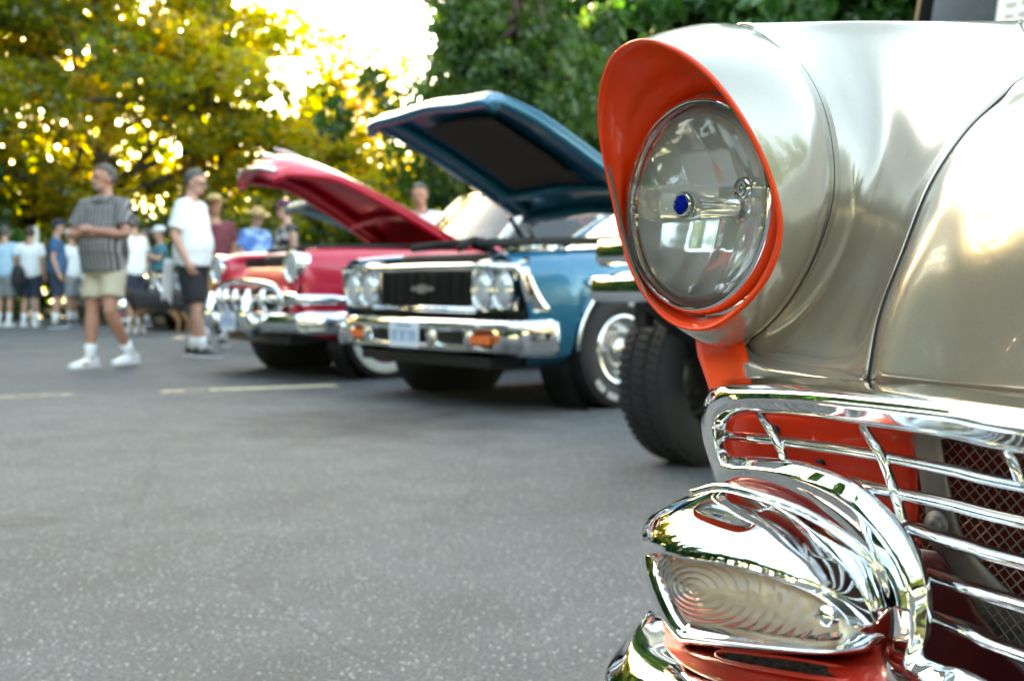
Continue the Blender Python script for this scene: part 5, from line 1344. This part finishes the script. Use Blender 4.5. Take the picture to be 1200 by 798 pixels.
q = MB(); q.grid(dense([UU(r_) for r_ in FRM], 5, 4)); q.build('lamp_frame', CHROME, pod, solid=.0015)
# ribbed clear lens: a patch between the top edge of the frame and the bottom edge, with moulded rings about a bullseye
LT = UU([(770, 647, .207), (786, 650, .213), (806, 656, .217), (860, 665, .207), (920, 682, .191), (966, 703, .174), (988, 723, .162), (992, 738, .158)])
LB_ = UU([(770, 648, .207), (787, 694, .214), (806, 725, .218), (868, 736, .207), (929, 745, .193), (964, 748, .180), (983, 745, .170), (992, 739, .159)])
a_, b_2 = spline(LT, 56), spline(LB_, 56)
bull = U(810, 690, .222)
rows = []
for p, r2 in zip(a_, b_2):
    row = []
    for j in range(73):
        t = j / 72; v = p.lerp(r2, t); bul = math.sin(math.pi * t) * .005
        d = Vector(((v.y - bull.y) * .62, (v.z - bull.z) * 1.0)).length
        rip = (.0009 + .0016 * d) * math.cos(2 * math.pi * d / .0031) * min(1, (p - r2).length / .01)
        v.x += bul + rip; row.append(v)
    rows.append(row)
q = MB(); q.grid(rows); q.build('lens', BEIGE, pod)
q = MB(); q.grid([[r_[j] + Vector((-.016, 0, 0)) for j in range(0, 73, 8)] for r_ in rows[::8]]); q.build('lamp_reflector', mat('lamp_back', (.85, .76, .64), .3, .4), pod)
c = U(968, 722, .19); q = MB(); q.lathe([(-.004, .0055), (.001, .0055), (.003, .004), (.0035, .001)], c, (1, 0, 0), 20); q.box(c + Vector((.004, 0, 0)), (.001, .007, .0012)); q.build('screw', CHROME, pod)
# ---- gravel pan below the pod, with a dark slot, and the bumper end
GP = [
 [(778, 716, .09), (772, 738, .115), (774, 757, .145), (800, 785, .165)],
 [(806, 735, .12), (808, 754, .145), (820, 768, .165), (842, 800, .176)],
 [(870, 748, .13), (872, 768, .155), (885, 780, .172), (905, 822, .182)],
 [(960, 756, .12), (965, 774, .15), (975, 786, .168), (985, 842, .186)],
 [(1030, 752, .09), (1036, 772, .125), (1040, 790, .15), (1056, 868, .184)]]
q = MB(); q.grid(dense([UU(r_) for r_ in GP], 6, 5)); gp = q.build('gravel_pan', mat('pan_paint', (.62, .028, .012), .4, coat=.5, vary=.18, vscale=9), silver, solid=.003)
sl = [[(846, 763, .1665), (846, 773, .1725)], [(900, 768, .1685), (904, 785, .1785)], [(955, 776, .1655), (960, 794, .1765)], [(992, 784, .160), (993, 796, .1685)]]
q = MB(); q.grid(dense([UU(r_) for r_ in sl], 5, 4)); q.build('slot_insert', GRIT, gp)
q = MB(); lp = spline_closed(UU([r_[0] for r_ in sl] + [r_[1] for r_ in reversed(sl)]), 64); q.tube(lp + lp[:1], .0014, 8); q.build('slot_rim', mat('pan_paint'), gp)
BP = [
 [(772, 724, .10), (764, 722, .105), (758, 728, .09)],
 [(768, 740, .13), (748, 738, .14), (738, 752, .12)],
 [(774, 760, .155), (732, 760, .17), (720, 778, .145)],
 [(800, 778, .17), (722, 785, .19), (708, 806, .165)],
 [(840, 796, .18), (730, 812, .205), (712, 840, .18)],
 [(890, 815, .185), (770, 850, .215), (750, 885, .19)],
 [(955, 838, .19), (880, 890, .22), (865, 930, .195)],
 [(1062, 868, .19), (1050, 925, .22), (1040, 975, .195)]]
Bq = [UU(r_) for r_ in BP]
e = Bq[-1]; cB = [Vector((p.x + .06, MID, z)) for p, z in zip(e, (.405, .375, .32))]
rows = Bq + [[a.lerp(b, .5) + Vector((.015, 0, 0)) for a, b in zip(e, cB)], cB]
rows += [[Vector((p.x, 2 * MID - p.y, p.z)) for p in r_] for r_ in reversed(rows[:-1])]
rows = [[r_[0] + Vector((-.02, 0, -.004)), r_[0], r_[0].lerp(r_[1], .5) + Vector((.008, 0, .004)), r_[1], r_[1].lerp(r_[2], .5) + Vector((.010, 0, 0)), r_[2], r_[2] + Vector((-.05, 0, -.02))] for r_ in rows]
q = MB(); q.grid(dense(rows, 5, 4)); q.build('bumper', CHROME, silver, solid=.003)

# ---- the rest of the car behind the nose (outside the frame, simply shaped)
P1 = [(MID + .90, .28), (MID + .93, .55), (MID + .92, .80), (MID + .86, .95), (MID + .6, 1.0), (MID + .2, 1.02), (MID, 1.02)]
rows = skin_side([(x, P1 if x > -4.6 else [(y, z - .1 if z > .6 else z) for y, z in P1]) for x in (-2.42, -3.4, -4.5, -4.9)], [(-3.6, .34, .40)])
q = MB(); q.grid([[Vector((p.x, p.y, p.z)) for p in r_] for r_ in rows]); q.mirror_y(MID); q.build('body', SILVER, silver, solid=.004)
q = MB(); q.grid(dense([[Vector((x, MID + u * .56, z)) for u in (-1, -.5, 0, .5, 1)] for x, z in ((-1.48, .985), (-1.9, 1.0), (-2.45, 1.01))], 2, 2)); q.build('cowl', SILVER, silver, solid=.004)
# left fender, mirrored, and the wheels under the car
q = MB(); q.grid([[Vector((p.x, 2 * MID - p.y, p.z)) for p in r_] for r_ in dn]); q.build('fender', SILVER, silver, solid=.0025)
q = MB(); q.grid([[Vector((p.x, 2 * MID - p.y, p.z)) for p in r_] for r_ in rear_grid]); q.build('fender_rear', SILVER, silver, solid=.0025)
for x in (-.78, -3.6):
    for s in (1, -1): 
        t_ = wheel(silver, x, s * .74, s, .34, .19); t_.location = (0, MID, 0)
